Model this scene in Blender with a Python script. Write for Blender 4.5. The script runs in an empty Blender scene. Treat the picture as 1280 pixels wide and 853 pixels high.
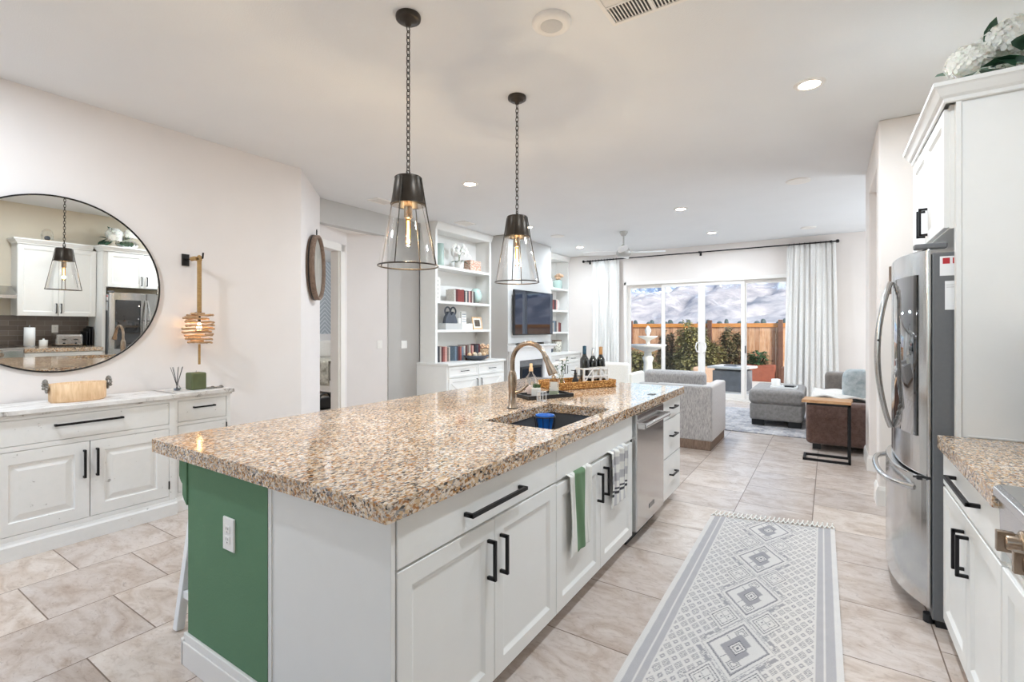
import bpy, bmesh, math, random
from math import sin, cos, pi, radians, sqrt
from mathutils import Vector, Matrix, noise
random.seed(7)
SC = bpy.context.scene
C = SC.collection

# ------------------------------------------------------------------ camera, world, sun, large lights, exposure
cam_d = bpy.data.cameras.new('camera'); cam = bpy.data.objects.new('camera', cam_d); C.objects.link(cam)
cam.location = (0, 0, 1.40); cam.rotation_euler = (radians(90), 0, radians(33.0))
cam_d.sensor_fit = 'HORIZONTAL'; cam_d.sensor_width = 36.0; cam_d.lens = 610 / 1280 * 36.0
cam_d.shift_y = -15.5 / 1280; cam_d.clip_start = 0.05; cam_d.clip_end = 30000
SC.camera = cam
SC.view_settings.view_transform = 'Standard'; SC.view_settings.look = 'None'
SC.view_settings.gamma = 1.0; SC.view_settings.use_curve_mapping = False
SC.view_settings.exposure = 0.62
SC.cycles.use_denoising = True
SC.cycles.diffuse_bounces = 6; SC.cycles.max_bounces = 14; SC.cycles.transparent_max_bounces = 24
SC.cycles.sample_clamp_indirect = 6.0
wd = bpy.data.worlds.new('sky'); SC.world = wd; wd.use_nodes = True
nt = wd.node_tree; nt.nodes.clear()
sky = nt.nodes.new('ShaderNodeTexSky'); sky.sky_type = 'NISHITA'; sky.sun_disc = False
sky.sun_elevation = radians(42); sky.sun_rotation = radians(110); sky.air_density = 1.0; sky.dust_density = 1.5
bg = nt.nodes.new('ShaderNodeBackground'); bg.inputs['Strength'].default_value = 0.22
wo = nt.nodes.new('ShaderNodeOutputWorld')
nt.links.new(sky.outputs[0], bg.inputs[0]); nt.links.new(bg.outputs[0], wo.inputs[0])

def light(name, kind, loc, energy, color=(1, 1, 1), size=None, size_y=None, direction=None, parent=None, shape=None, spread=None):
    d = bpy.data.lights.new(name, kind); o = bpy.data.objects.new(name, d); C.objects.link(o)
    d.energy = energy; d.color = color
    if kind == 'AREA':
        d.shape = shape or ('RECTANGLE' if size_y else 'DISK'); d.size = size
        if size_y: d.size_y = size_y
        if spread: d.spread = spread
    elif kind == 'POINT' and size: d.shadow_soft_size = size
    elif kind == 'SUN': d.angle = radians(0.53)
    o.location = loc
    if direction: o.rotation_euler = Vector(direction).to_track_quat('-Z', 'Y').to_euler()
    if parent:
        o.parent = parent; o.matrix_parent_inverse = MW(parent).inverted()
    return o
WM = {}
def MW(o): return WM.get(o.name, Matrix.Identity(4)) if o else Matrix.Identity(4)
CAN_W = 24.0          # watts of one recessed ceiling light
light('sun', 'SUN', (0, 0, 10), 2.7, (1.0, 0.95, 0.88), direction=(-0.72, 0.48, -0.60))
# unseen fill lamp added behind the camera, aimed up to brighten the ceiling 
light('back_ceiling_fill', 'AREA', (-1.9, -2.80, 1.65), 20, (0.84, 0.92, 1.0), 4.2, 2.3, direction=(0, 1, 3.0))
light('living_room_fill', 'AREA', (2.56, 8.2, 1.6), 56, (0.86, 0.93, 1.0), 2.4, 1.5, direction=(-1, 0, 0.5))  # unseen fill added to brighten the living room and its ceiling

# ------------------------------------------------------------------ materials
def lin(c):
    c = c / 255.0
    return c / 12.92 if c <= 0.04045 else ((c + 0.055) / 1.055) ** 2.4
def rgb(*c): return (lin(c[0]), lin(c[1]), lin(c[2]), 1)
def newmat(name):
    m = bpy.data.materials.new(name); m.use_nodes = True; t = m.node_tree; t.nodes.clear()
    out = t.nodes.new('ShaderNodeOutputMaterial'); b = t.nodes.new('ShaderNodeBsdfPrincipled')
    t.links.new(b.outputs[0], out.inputs[0]); return m, t, b, out
def N(t, kind, **kw):
    n = t.nodes.new('ShaderNode' + kind)
    for k, v in kw.items():
        if k in n.inputs: n.inputs[k].default_value = v
        else: setattr(n, k, v)
    return n
def ramp(t, fac, stops, interp='LINEAR'):
    r = t.nodes.new('ShaderNodeValToRGB'); cr = r.color_ramp; cr.interpolation = interp
    while len(cr.elements) < len(stops): cr.elements.new(0.5)
    for e, (p, c) in zip(cr.elements, stops): e.position = p; e.color = c
    t.links.new(fac, r.inputs[0]); return r.outputs[0]
def coords(t, scale=(1, 1, 1), out='Object', loc=(0, 0, 0), rot=(0, 0, 0)):
    tc = t.nodes.new('ShaderNodeTexCoord'); mp = t.nodes.new('ShaderNodeMapping')
    mp.inputs['Scale'].default_value = scale; mp.inputs['Location'].default_value = loc; mp.inputs['Rotation'].default_value = rot
    t.links.new(tc.outputs[out], mp.inputs[0]); return mp.outputs[0]
def bump(t, b, h, strength, dist=0.01):
    n = N(t, 'Bump', Strength=strength, Distance=dist); t.links.new(h, n.inputs['Height']); t.links.new(n.outputs[0], b.inputs['Normal'])
def plain(name, col, rough=0.5, metal=0.0, vary=0.06, scale=8.0, bmp=0.0, bscale=None, stretch=(1, 1, 1), **kw):
    """colour with a soft procedural mottling and optional bump"""
    m, t, b, o = newmat(name)
    v = coords(t, stretch); n = N(t, 'TexNoise', Scale=scale, Detail=4.0); t.links.new(v, n.inputs['Vector'])
    c = rgb(*col); lo = tuple(x * (1 - vary) for x in c[:3]) + (1,); hi = tuple(min(1, x * (1 + vary)) for x in c[:3]) + (1,)
    t.links.new(ramp(t, n.outputs[0], [(0.3, lo), (0.7, hi)]), b.inputs['Base Color'])
    b.inputs['Roughness'].default_value = rough; b.inputs['Metallic'].default_value = metal
    if bmp:
        n2 = N(t, 'TexNoise', Scale=bscale or scale * 8, Detail=3.0); t.links.new(v, n2.inputs['Vector']); bump(t, b, n2.outputs[0], bmp)
    for k, x in kw.items(): b.inputs[k.replace('_', ' ')].default_value = x
    return m
def thin_glass(name, tint=(245, 250, 250), refl=0.9, base=0.0, rough=0.0):
    m, t, b, o = newmat(name); t.nodes.remove(b)
    tr = N(t, 'BsdfTransparent', Color=rgb(*tint)); gl = N(t, 'BsdfGlossy', Color=(1, 1, 1, 1), Roughness=rough)
    fr = N(t, 'Fresnel', IOR=1.45); mu = N(t, 'Math', operation='MULTIPLY_ADD'); mu.inputs[1].default_value = refl; mu.inputs[2].default_value = base
    t.links.new(fr.outputs[0], mu.inputs[0])
    mx = N(t, 'MixShader'); t.links.new(mu.outputs[0], mx.inputs[0]); t.links.new(tr.outputs[0], mx.inputs[1]); t.links.new(gl.outputs[0], mx.inputs[2])
    t.links.new(mx.outputs[0], o.inputs[0]); return m
def emit(name, col, strength):
    m, t, b, o = newmat(name); b.inputs['Base Color'].default_value = rgb(*col)
    b.inputs['Emission Color'].default_value = rgb(*col); b.inputs['Emission Strength'].default_value = strength; return m
def fabric(name, c1, c2, scale=120, rough=0.95, stretch=(1, 1, 1), bmp=0.3, sheen=0.2):
    m, t, b, o = newmat(name); v = coords(t, stretch)
    n = N(t, 'TexNoise', Scale=scale, Detail=5.0, Roughness=0.7); t.links.new(v, n.inputs['Vector'])
    t.links.new(ramp(t, n.outputs[0], [(0.35, rgb(*c1)), (0.65, rgb(*c2))]), b.inputs['Base Color'])
    b.inputs['Roughness'].default_value = rough; b.inputs['Sheen Weight'].default_value = sheen
    bump(t, b, n.outputs[0], bmp, 0.004); return m
def wood(name, c1, c2, scale=6, stretch=(1, 8, 8), rough=0.5, bmp=0.1):
    m, t, b, o = newmat(name); v = coords(t, stretch)
    n = N(t, 'TexNoise', Scale=scale, Detail=6.0, Roughness=0.6, Distortion=0.6); t.links.new(v, n.inputs['Vector'])
    t.links.new(ramp(t, n.outputs[0], [(0.3, rgb(*c1)), (0.7, rgb(*c2))]), b.inputs['Base Color'])
    b.inputs['Roughness'].default_value = rough; bump(t, b, n.outputs[0], bmp, 0.003); return m

M = {}
M['wall'] = plain('warm_wall_paint', (229, 224, 222), 0.85, vary=0.015, scale=3, bmp=0.06, bscale=160)
M['wall_living'] = plain('soft_white_wall_paint', (230, 223, 218), 0.85, vary=0.015, scale=3, bmp=0.06, bscale=160)
M['wall_grey'] = plain('grey_wall_paint', (176, 172, 168), 0.85, vary=0.015, scale=3, bmp=0.06, bscale=160)
M['wall_greylight'] = plain('pale_grey_wall_paint', (196, 195, 193), 0.85, vary=0.015, scale=3, bmp=0.06, bscale=160)
M['wall_kitchen'] = plain('beige_wall_paint', (214, 204, 186), 0.85, vary=0.015, scale=3)
M['ceiling'] = plain('ceiling_paint', (229, 230, 231), 0.9, vary=0.012, scale=2, bmp=0.12, bscale=120)
M['trim'] = plain('white_trim_paint', (236, 232, 227), 0.45, vary=0.01)
M['white'] = plain('white_cabinet_paint', (232, 231, 228), 0.38, vary=0.012)
M['white2'] = plain('bright_white_paint', (238, 238, 238), 0.4, vary=0.012)
M['grout_white'] = plain('white_plastic', (240, 238, 234), 0.35, vary=0.01)
M['green'] = plain('green_wall_paint', (92, 130, 98), 0.75, vary=0.03, scale=5, bmp=0.1, bscale=140)
M['black'] = plain('black_metal', (38, 37, 38), 0.42, 0.6, vary=0.1)
M['blackp'] = plain('black_plastic', (30, 30, 32), 0.45, vary=0.1)
M['bronze'] = plain('dark_bronze', (72, 66, 60), 0.35, 0.8, vary=0.12, scale=20)
M['nickel'] = plain('brushed_bronze_nickel', (168, 150, 132), 0.26, 1.0, vary=0.05, scale=30)
def steel(name, col, rough, stretch):
    m, t, b, o = newmat(name); v = coords(t, stretch)
    n = N(t, 'TexNoise', Scale=40, Detail=3.0); t.links.new(v, n.inputs['Vector'])
    c = rgb(*col)
    t.links.new(ramp(t, n.outputs[0], [(0.3, tuple(x * .93 for x in c[:3]) + (1,)), (0.7, c)]), b.inputs['Base Color'])
    b.inputs['Metallic'].default_value = 1.0; b.inputs['Roughness'].default_value = rough
    return m
M['steel'] = steel('brushed_stainless', (208, 207, 206), 0.19, (1, 1, 12))
M['steel_dark'] = steel('dark_stainless', (140, 138, 136), 0.30, (1, 1, 10))
M['sinksteel'] = plain('sink_composite', (104, 106, 110), 0.3, 0.3, vary=.04)
M['fridge_side'] = plain('graphite_fridge_side', (112, 113, 115), 0.5, 0.2, vary=0.03, scale=60)
M['darkglass'] = plain('black_mirror_glass', (22, 24, 28), 0.03, 0.0, vary=0.0, Specular_IOR_Level=1.0, Coat_Weight=1.0)
def mirror_mat():
    m, t, b, o = newmat('mirror_silver'); b.inputs['Base Color'].default_value = (0.86, 0.86, 0.84, 1)
    b.inputs['Metallic'].default_value = 1.0; b.inputs['Roughness'].default_value = 0.0; return m
M['mirror'] = mirror_mat()
M['tvglass'] = plain('television_glass', (84, 90, 102), 0.03, 0.9, vary=0.0)
M['pane'] = thin_glass('window_glass', (250, 252, 252), 0.55)
M['clear'] = thin_glass('clear_glass', (252, 253, 253), 0.5, 0.015)
M['tealglass'] = thin_glass('teal_glass', (150, 190, 184), 1.0, 0.06)
M['greenglass'] = thin_glass('green_glass', (140, 170, 150), 1.0, 0.05)
M['bluegreen'] = plain('pale_teal_ceramic', (186, 210, 203), 0.2, vary=0.04, Coat_Weight=0.5)
M['can'] = emit('lamp_diffuser', (255, 248, 238), 6.0)
M['filament'] = emit('warm_filament', (255, 176, 96), 30.0)
M['bulbglass'] = thin_glass('amber_bulb_glass', (255, 226, 180), 0.8, 0.02)
M['warmbulb'] = emit('small_warm_bulb', (255, 205, 140), 30.0)
M['linen'] = fabric('white_linen', (232, 229, 222), (244, 242, 237), 60, bmp=0.08)
def curtain_mat():
    m = fabric('white_curtain', (240, 238, 234), (250, 249, 247), 50, bmp=0.05); t = m.node_tree
    b = next(n for n in t.nodes if n.type == 'BSDF_PRINCIPLED'); o = next(n for n in t.nodes if n.type == 'OUTPUT_MATERIAL')
    tl = N(t, 'BsdfTranslucent', Color=(0.95, 0.94, 0.92, 1)); mx = N(t, 'MixShader'); mx.inputs[0].default_value = 0.18
    t.links.new(b.outputs[0], mx.inputs[1]); t.links.new(tl.outputs[0], mx.inputs[2]); t.links.new(mx.outputs[0], o.inputs[0]); return m
M['curtain'] = curtain_mat()
M['boucle'] = fabric('grey_tweed', (132, 130, 130), (196, 192, 190), 70, stretch=(2.2, 2.2, .35), bmp=0.4)
M['boucle2'] = fabric('light_grey_tweed', (178, 172, 170), (205, 200, 197), 70, stretch=(2, 2, .5))
M['offwhite_fab'] = fabric('cream_upholstery', (226, 220, 208), (238, 234, 226), 90)
M['suede'] = fabric('brown_suede', (88, 66, 58), (112, 88, 80), 26, bmp=0.15)
M['taupe'] = fabric('grey_taupe_suede', (112, 104, 98), (132, 124, 117), 22, bmp=0.15)
M['ottoman'] = fabric('charcoal_grey_fabric', (126, 122, 119), (150, 146, 143), 26, bmp=0.12)
M['throw'] = fabric('cream_fleece', (214, 208, 200), (232, 228, 222), 40)
M['pillow'] = fabric('pale_blue_grey_velvet', (148, 160, 164), (188, 194, 196), 16)
M['teal_fab'] = fabric('teal_knit', (52, 92, 102), (104, 138, 142), 60)
M['bedthrow'] = fabric('patterned_grey_throw', (130, 126, 112), (206, 202, 188), 9, stretch=(1, 1, 1))
M['towel_white'] = fabric('white_terry', (228, 226, 220), (244, 242, 236), 150)
M['towel_green'] = fabric('green_terry', (96, 134, 96), (120, 156, 116), 150)
M['rope'] = wood('jute_rope', (140, 108, 66), (196, 160, 108), 30, (1, 1, 14), 0.9, 0.5)
M['driftwood'] = wood('driftwood', (142, 108, 76), (204, 170, 132), 14, (2, 2, 12), 0.8, 0.4)
M['bowlwood'] = wood('pale_wood', (212, 172, 130), (238, 206, 168), 8, (7, 7, 1), 0.6)
M['tabletop'] = wood('live_edge_wood', (172, 122, 80), (214, 172, 128), 7, (1, 7, 7), 0.45)
M['clockwood'] = wood('weathered_brown_wood', (104, 84, 70), (146, 124, 108), 10, (4, 4, 1), 0.7)
M['clockface'] = wood('whitewashed_wood', (196, 192, 182), (224, 220, 212), 5, (6, 1, 1), 0.7)
M['candle'] = plain('green_wax', (90, 98, 64), 0.55, vary=0.12, scale=14, Subsurface_Weight=0.1)
M['silver'] = plain('hammered_pewter', (150, 146, 140), 0.35, 0.9, vary=0.3, scale=70, bmp=0.5)
M['leaf'] = plain('green_leaf', (66, 98, 60), 0.5, vary=0.3, scale=14)
M['leafdark'] = plain('dark_green_leaf', (52, 88, 66), 0.45, vary=0.25, scale=20)
M['petal'] = plain('white_petal', (250, 249, 243), 0.6, vary=0.03, scale=30, Subsurface_Weight=0.1)
M['peach'] = plain('peach_petal', (226, 190, 158), 0.6, vary=0.1, scale=30)
M['stem'] = plain('green_stem', (92, 112, 62), 0.6)
M['ceramic'] = plain('white_ceramic', (238, 236, 232), 0.25, vary=0.01)
M['beige_cer'] = plain('beige_ceramic', (206, 190, 170), 0.5, vary=0.1, scale=20)
M['navy'] = plain('dark_blue_grey_ceramic', (78, 84, 94), 0.4, vary=0.15)
M['winebottle'] = plain('dark_bottle_glass', (16, 20, 20), 0.06, Specular_IOR_Level=0.8, Coat_Weight=0.6)
M['foil_blue'] = plain('blue_foil', (44, 74, 92), 0.35, 0.5)
M['foil_silver'] = plain('silver_foil', (200, 202, 206), 0.35, 0.6)
M['foil_gold'] = plain('copper_foil', (176, 132, 86), 0.35, 0.6)
M['label'] = plain('bottle_label_paper', (226, 224, 218), 0.7, vary=0.04, scale=60)
M['soap'] = plain('pale_pink_liquid', (222, 202, 196), 0.3, vary=0.02)
M['soap2'] = plain('pale_green_liquid', (206, 214, 188), 0.3, vary=0.02)
M['bluebasket'] = plain('bright_blue_plastic', (22, 104, 196), 0.4, vary=0.03)
M['screen'] = plain('speaker_grille', (206, 204, 201), 0.7, vary=0.03, scale=200)
M['ventdark'] = plain('vent_shadow', (96, 94, 92), 0.8)
M['fanmetal'] = plain('brushed_silver_fan', (176, 174, 170), 0.4, 0.6)
M['paper'] = plain('paper', (240, 240, 240), 0.8, vary=0.02)
M['red'] = plain('red_print', (186, 44, 52), 0.6)
M['fence_post'] = wood('dark_fence_post', (98, 66, 52), (128, 88, 68), 6, (8, 8, 1), 0.8)
M['cap'] = wood('orange_cap_board', (196, 122, 54), (222, 150, 74), 5, (1, 8, 8), 0.8)
M['stone'] = plain('white_cast_stone', (226, 222, 212), 0.8, vary=0.06, scale=12)
M['slate'] = plain('grey_slab', (120, 120, 122), 0.75, vary=0.1, scale=10, bmp=0.2, bscale=20)
M['patio'] = plain('pale_concrete', (206, 200, 190), 0.85, vary=0.06, scale=5, bmp=0.1, bscale=60)
M['dirt'] = plain('dry_ground', (168, 150, 128), 0.95, vary=0.15, scale=1)
M['terracotta'] = plain('terracotta', (150, 84, 62), 0.75, vary=0.1, scale=12)
M['peachbox'] = plain('peach_stucco', (214, 178, 150), 0.85, vary=0.04)
M['treebark'] = plain('tree_bark', (84, 72, 62), 0.9, vary=0.2)
M['fartree'] = plain('hazed_tree_foliage', (70, 84, 84), 0.9, vary=0.25, scale=1)  # greyed green: distance haze mixed into the foliage colour
M['bookred'] = plain('red_book_cloth', (134, 60, 56), 0.6, vary=0.1, scale=40)
BOOKC = [(134, 60, 56), (96, 44, 46), (196, 190, 182), (70, 74, 84), (156, 92, 84), (204, 160, 150), (120, 106, 98), (52, 50, 58), (182, 176, 166), (118, 134, 150)]
for i, c in enumerate(BOOKC): M['book%d' % i] = plain('book_cover_%d' % i, c, 0.55, vary=0.12, scale=40)

def floor_mat():
    m, t, b, o = newmat('floor_tile')
    # columns of 0.508 m tiles run away from the camera, every second column shifted by half a tile
    tc = t.nodes.new('ShaderNodeTexCoord'); sx = t.nodes.new('ShaderNodeSeparateXYZ'); t.links.new(tc.outputs['Object'], sx.inputs[0])
    cx = N(t, 'CombineXYZ')
    ax = N(t, 'Math', operation='ADD'); ax.inputs[1].default_value = -4.31 + 0.508 * 20 + 0.254
    ay = N(t, 'Math', operation='ADD'); ay.inputs[1].default_value = 0.61 + 0.508 * 40
    t.links.new(sx.outputs['Y'], ax.inputs[0]); t.links.new(sx.outputs['X'], ay.inputs[0])
    t.links.new(ax.outputs[0], cx.inputs[0]); t.links.new(ay.outputs[0], cx.inputs[1])
    br = N(t, 'TexBrick', offset=0.5, offset_frequency=2, squash=1.0, squash_frequency=1)
    for k, v in (('Scale', 1.0), ('Mortar Size', 0.0032), ('Mortar Smooth', 0.2), ('Brick Width', 0.508), ('Row Height', 0.508), ('Bias', 0.0)): br.inputs[k].default_value = v
    br.inputs['Color1'].default_value = (0, 0, 0, 1); br.inputs['Color2'].default_value = (1, 1, 1, 1); br.inputs['Mortar'].default_value = (0.5, 0.5, 0.5, 1)
    t.links.new(cx.outputs[0], br.inputs['Vector'])
    # stone clouding: offset by tile random so it breaks at the joints
    sc = N(t, 'VectorMath', operation='SCALE'); sc.inputs['Scale'].default_value = 9.0; t.links.new(br.outputs['Color'], sc.inputs[0])
    ad = N(t, 'VectorMath', operation='ADD'); t.links.new(tc.outputs['Object'], ad.inputs[0]); t.links.new(sc.outputs[0], ad.inputs[1])
    mp = N(t, 'Mapping'); mp.inputs['Scale'].default_value = (1.0, 1.9, 1.0); mp.inputs['Rotation'].default_value = (0, 0, 0.5); t.links.new(ad.outputs[0], mp.inputs[0])
    n1 = N(t, 'TexNoise', Scale=3.2, Detail=8.0, Roughness=0.62, Distortion=1.4); t.links.new(mp.outputs[0], n1.inputs['Vector'])
    n2 = N(t, 'TexNoise', Scale=17.0, Detail=6.0, Roughness=0.7, Distortion=0.8); t.links.new(mp.outputs[0], n2.inputs['Vector'])
    c1 = ramp(t, n1.outputs[0], [(0.24, rgb(172, 154, 142)), (0.40, rgb(200, 188, 179)), (0.54, rgb(217, 210, 206)), (0.78, rgb(230, 227, 225))])
    c2 = ramp(t, n2.outputs[0], [(0.34, rgb(200, 186, 176)), (0.46, rgb(242, 237, 233)), (0.75, rgb(255, 255, 255))])
    mx = N(t, 'MixRGB', blend_type='MULTIPLY'); mx.inputs[0].default_value = 0.55; t.links.new(c1, mx.inputs[1]); t.links.new(c2, mx.inputs[2])
    tint = ramp(t, br.outputs['Color'], [(0, rgb(232, 226, 222)), (1, rgb(255, 250, 244))])
    m2 = N(t, 'MixRGB', blend_type='MULTIPLY'); m2.inputs[0].default_value = 1.0; t.links.new(mx.outputs[0], m2.inputs[1]); t.links.new(tint, m2.inputs[2])
    m3 = N(t, 'MixRGB'); t.links.new(br.outputs['Fac'], m3.inputs[0]); t.links.new(m2.outputs[0], m3.inputs[1]); m3.inputs[2].default_value = rgb(120, 100, 86)
    t.links.new(m3.outputs[0], b.inputs['Base Color'])
    rr = ramp(t, n2.outputs[0], [(0.3, (0.34,) * 3 + (1,)), (0.7, (0.26,) * 3 + (1,))]); t.links.new(rr, b.inputs['Roughness'])
    iv = N(t, 'Math', operation='MULTIPLY_ADD'); iv.inputs[1].default_value = -1.0; iv.inputs[2].default_value = 1.0; t.links.new(br.outputs['Fac'], iv.inputs[0])
    ns = N(t, 'Math', operation='MULTIPLY_ADD'); ns.inputs[1].default_value = 0.12; t.links.new(n2.outputs[0], ns.inputs[0]); t.links.new(iv.outputs[0], ns.inputs[2])
    bump(t, b, ns.outputs[0], 0.35, 0.003)
    return m
M['floor'] = floor_mat()
def granite(name, dark=1.0):
    m, t, b, o = newmat(name); v = coords(t, (1, .62, 1), rot=(0, 0, .7))
    n0 = N(t, 'TexNoise', Scale=5.0, Detail=3.0); t.links.new(v, n0.inputs['Vector'])
    nn = N(t, 'TexNoise', Scale=34.0, Detail=5.0, Roughness=0.75, Distortion=0.5); t.links.new(v, nn.inputs['Vector'])
    nd = N(t, 'TexNoise', Scale=90.0, Detail=3.0); t.links.new(v, nd.inputs['Vector'])
    sc = N(t, 'VectorMath', operation='SCALE'); sc.inputs['Scale'].default_value = 0.012; t.links.new(nd.outputs['Color'], sc.inputs[0])
    ad = N(t, 'VectorMath', operation='ADD'); t.links.new(v, ad.inputs[0]); t.links.new(sc.outputs[0], ad.inputs[1]); v = ad.outputs[0]
    vo = N(t, 'TexVoronoi', Scale=165.0, Randomness=1.0); t.links.new(v, vo.inputs['Vector'])
    vo2 = N(t, 'TexVoronoi', Scale=118.0, Randomness=1.0)
    t.links.new(v, vo2.inputs['Vector'])
    sep = N(t, 'SeparateColor'); t.links.new(vo.outputs['Color'], sep.inputs[0])
    sep2 = N(t, 'SeparateColor'); t.links.new(vo2.outputs['Color'], sep2.inputs[0])
    cr = ramp(t, sep.outputs[0], [(0.0, rgb(40, 38, 40)), (0.08, rgb(110, 96, 88)), (0.17, rgb(180, 128, 66)), (0.31, rgb(208, 176, 138)), (0.46, rgb(234, 224, 210)), (0.74, rgb(186, 184, 184)), (0.91, rgb(132, 104, 80))], 'CONSTANT')
    cr2 = ramp(t, sep2.outputs[0], [(0.0, rgb(52, 48, 48)), (0.09, rgb(172, 116, 52)), (0.22, rgb(214, 186, 150)), (0.52, rgb(238, 228, 214)), (0.80, rgb(150, 148, 150))], 'CONSTANT')
    f = ramp(t, nn.outputs[0], [(0.45, (0, 0, 0, 1)), (0.55, (1, 1, 1, 1))])
    mx = N(t, 'MixRGB'); t.links.new(f, mx.inputs[0]); t.links.new(cr, mx.inputs[1]); t.links.new(cr2, mx.inputs[2])
    f2 = ramp(t, n0.outputs[0], [(0.35, rgb(226, 212, 196)), (0.65, rgb(255, 250, 246))])
    m2 = N(t, 'MixRGB', blend_type='MULTIPLY'); m2.inputs[0].default_value = 0.8; t.links.new(mx.outputs[0], m2.inputs[1]); t.links.new(f2, m2.inputs[2])
    t.links.new(m2.outputs[0], b.inputs['Base Color']); b.inputs['Roughness'].default_value = 0.09
    b.inputs['Specular IOR Level'].default_value = 0.8
    return m
M['granite'] = granite('speckled_granite')
def whitewash():
    m, t, b, o = newmat('distressed_white_paint'); v = coords(t, (1, 1, 1))
    n = N(t, 'TexNoise', Scale=26.0, Detail=4.0, Roughness=0.6); t.links.new(v, n.inputs['Vector'])
    c = ramp(t, n.outputs[0], [(0.0, rgb(140, 136, 130)), (0.27, rgb(176, 172, 168)), (0.315, rgb(232, 231, 229)), (1, rgb(238, 236, 234))])
    t.links.new(c, b.inputs['Base Color']); b.inputs['Roughness'].default_value = 0.55
    n2 = N(t, 'TexNoise', Scale=9.0, Detail=4.0); v2 = coords(t, (20, 1, 20)); t.links.new(v2, n2.inputs['Vector']); bump(t, b, n2.outputs[0], 0.12, 0.003)
    return m
M['whitewash'] = whitewash()
def planks_top():
    m, t, b, o = newmat('whitewashed_planks'); v = coords(t, (14, 1.6, 1))
    n = N(t, 'TexNoise', Scale=4.0, Detail=6.0, Roughness=0.7, Distortion=0.4); t.links.new(v, n.inputs['Vector'])
    t.links.new(ramp(t, n.outputs[0], [(0.36, rgb(142, 134, 128)), (0.43, rgb(214, 210, 207)), (0.7, rgb(236, 234, 232))]), b.inputs['Base Color'])
    b.inputs['Roughness'].default_value = 0.6; bump(t, b, n.outputs[0], 0.2, 0.003); return m
M['planktop'] = planks_top()
def subway():
    m, t, b, o = newmat('brown_subway_tile')
    tc = t.nodes.new('ShaderNodeTexCoord'); sx = t.nodes.new('ShaderNodeSeparateXYZ'); t.links.new(tc.outputs['Object'], sx.inputs[0])
    cx = N(t, 'CombineXYZ'); t.links.new(sx.outputs['Y'], cx.inputs[0]); t.links.new(sx.outputs['Z'], cx.inputs[1])
    br = N(t, 'TexBrick', offset=0.5)
    for k, v in (('Scale', 1.0), ('Mortar Size', 0.002), ('Brick Width', 0.2), ('Row Height', 0.075)): br.inputs[k].default_value = v
    br.inputs['Color1'].default_value = rgb(104, 94, 88); br.inputs['Color2'].default_value = rgb(126, 115, 107); br.inputs['Mortar'].default_value = rgb(150, 142, 134)
    t.links.new(cx.outputs[0], br.inputs['Vector']); t.links.new(br.outputs['Color'], b.inputs['Base Color']); b.inputs['Roughness'].default_value = 0.2
    bump(t, b, br.outputs['Fac'], -0.3, 0.003); return m
M['subway'] = subway()
def fence_mat():
    m, t, b, o = newmat('cedar_fence_boards'); v = coords(t, (1, 1, 1))
    sx = N(t, 'SeparateXYZ'); t.links.new(v, sx.inputs[0])
    mu = N(t, 'Math', operation='MULTIPLY'); mu.inputs[1].default_value = 1 / 0.14; t.links.new(sx.outputs['X'], mu.inputs[0])
    fl = N(t, 'Math', operation='FLOOR'); t.links.new(mu.outputs[0], fl.inputs[0])
    wn = N(t, 'TexWhiteNoise', noise_dimensions='1D'); t.links.new(fl.outputs[0], wn.inputs['W'])
    v2 = coords(t, (16, 16, 1.2)); n = N(t, 'TexNoise', Scale=2.0, Detail=6.0, Distortion=1.0); t.links.new(v2, n.inputs['Vector'])
    n3 = N(t, 'TexNoise', Scale=2.6, Detail=2.0); t.links.new(v, n3.inputs['Vector'])
    c = ramp(t, n.outputs[0], [(0.3, rgb(190, 132, 92)), (0.5, rgb(228, 178, 136)), (0.75, rgb(240, 202, 166))])
    kn = ramp(t, n3.outputs[0], [(0.28, rgb(120, 70, 44)), (0.33, (1, 1, 1, 1))])
    m1 = N(t, 'MixRGB', blend_type='MULTIPLY'); m1.inputs[0].default_value = 0.8; t.links.new(c, m1.inputs[1]); t.links.new(kn, m1.inputs[2])
    r2 = ramp(t, wn.outputs['Value'], [(0, rgb(210, 200, 196)), (1, (1, 1, 1, 1))])
    m2 = N(t, 'MixRGB', blend_type='MULTIPLY'); m2.inputs[0].default_value = 1.0; t.links.new(m1.outputs[0], m2.inputs[1]); t.links.new(r2, m2.inputs[2])
    t.links.new(m2.outputs[0], b.inputs['Base Color']); b.inputs['Roughness'].default_value = 0.8
    return m
M['fence'] = fence_mat()
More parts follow.
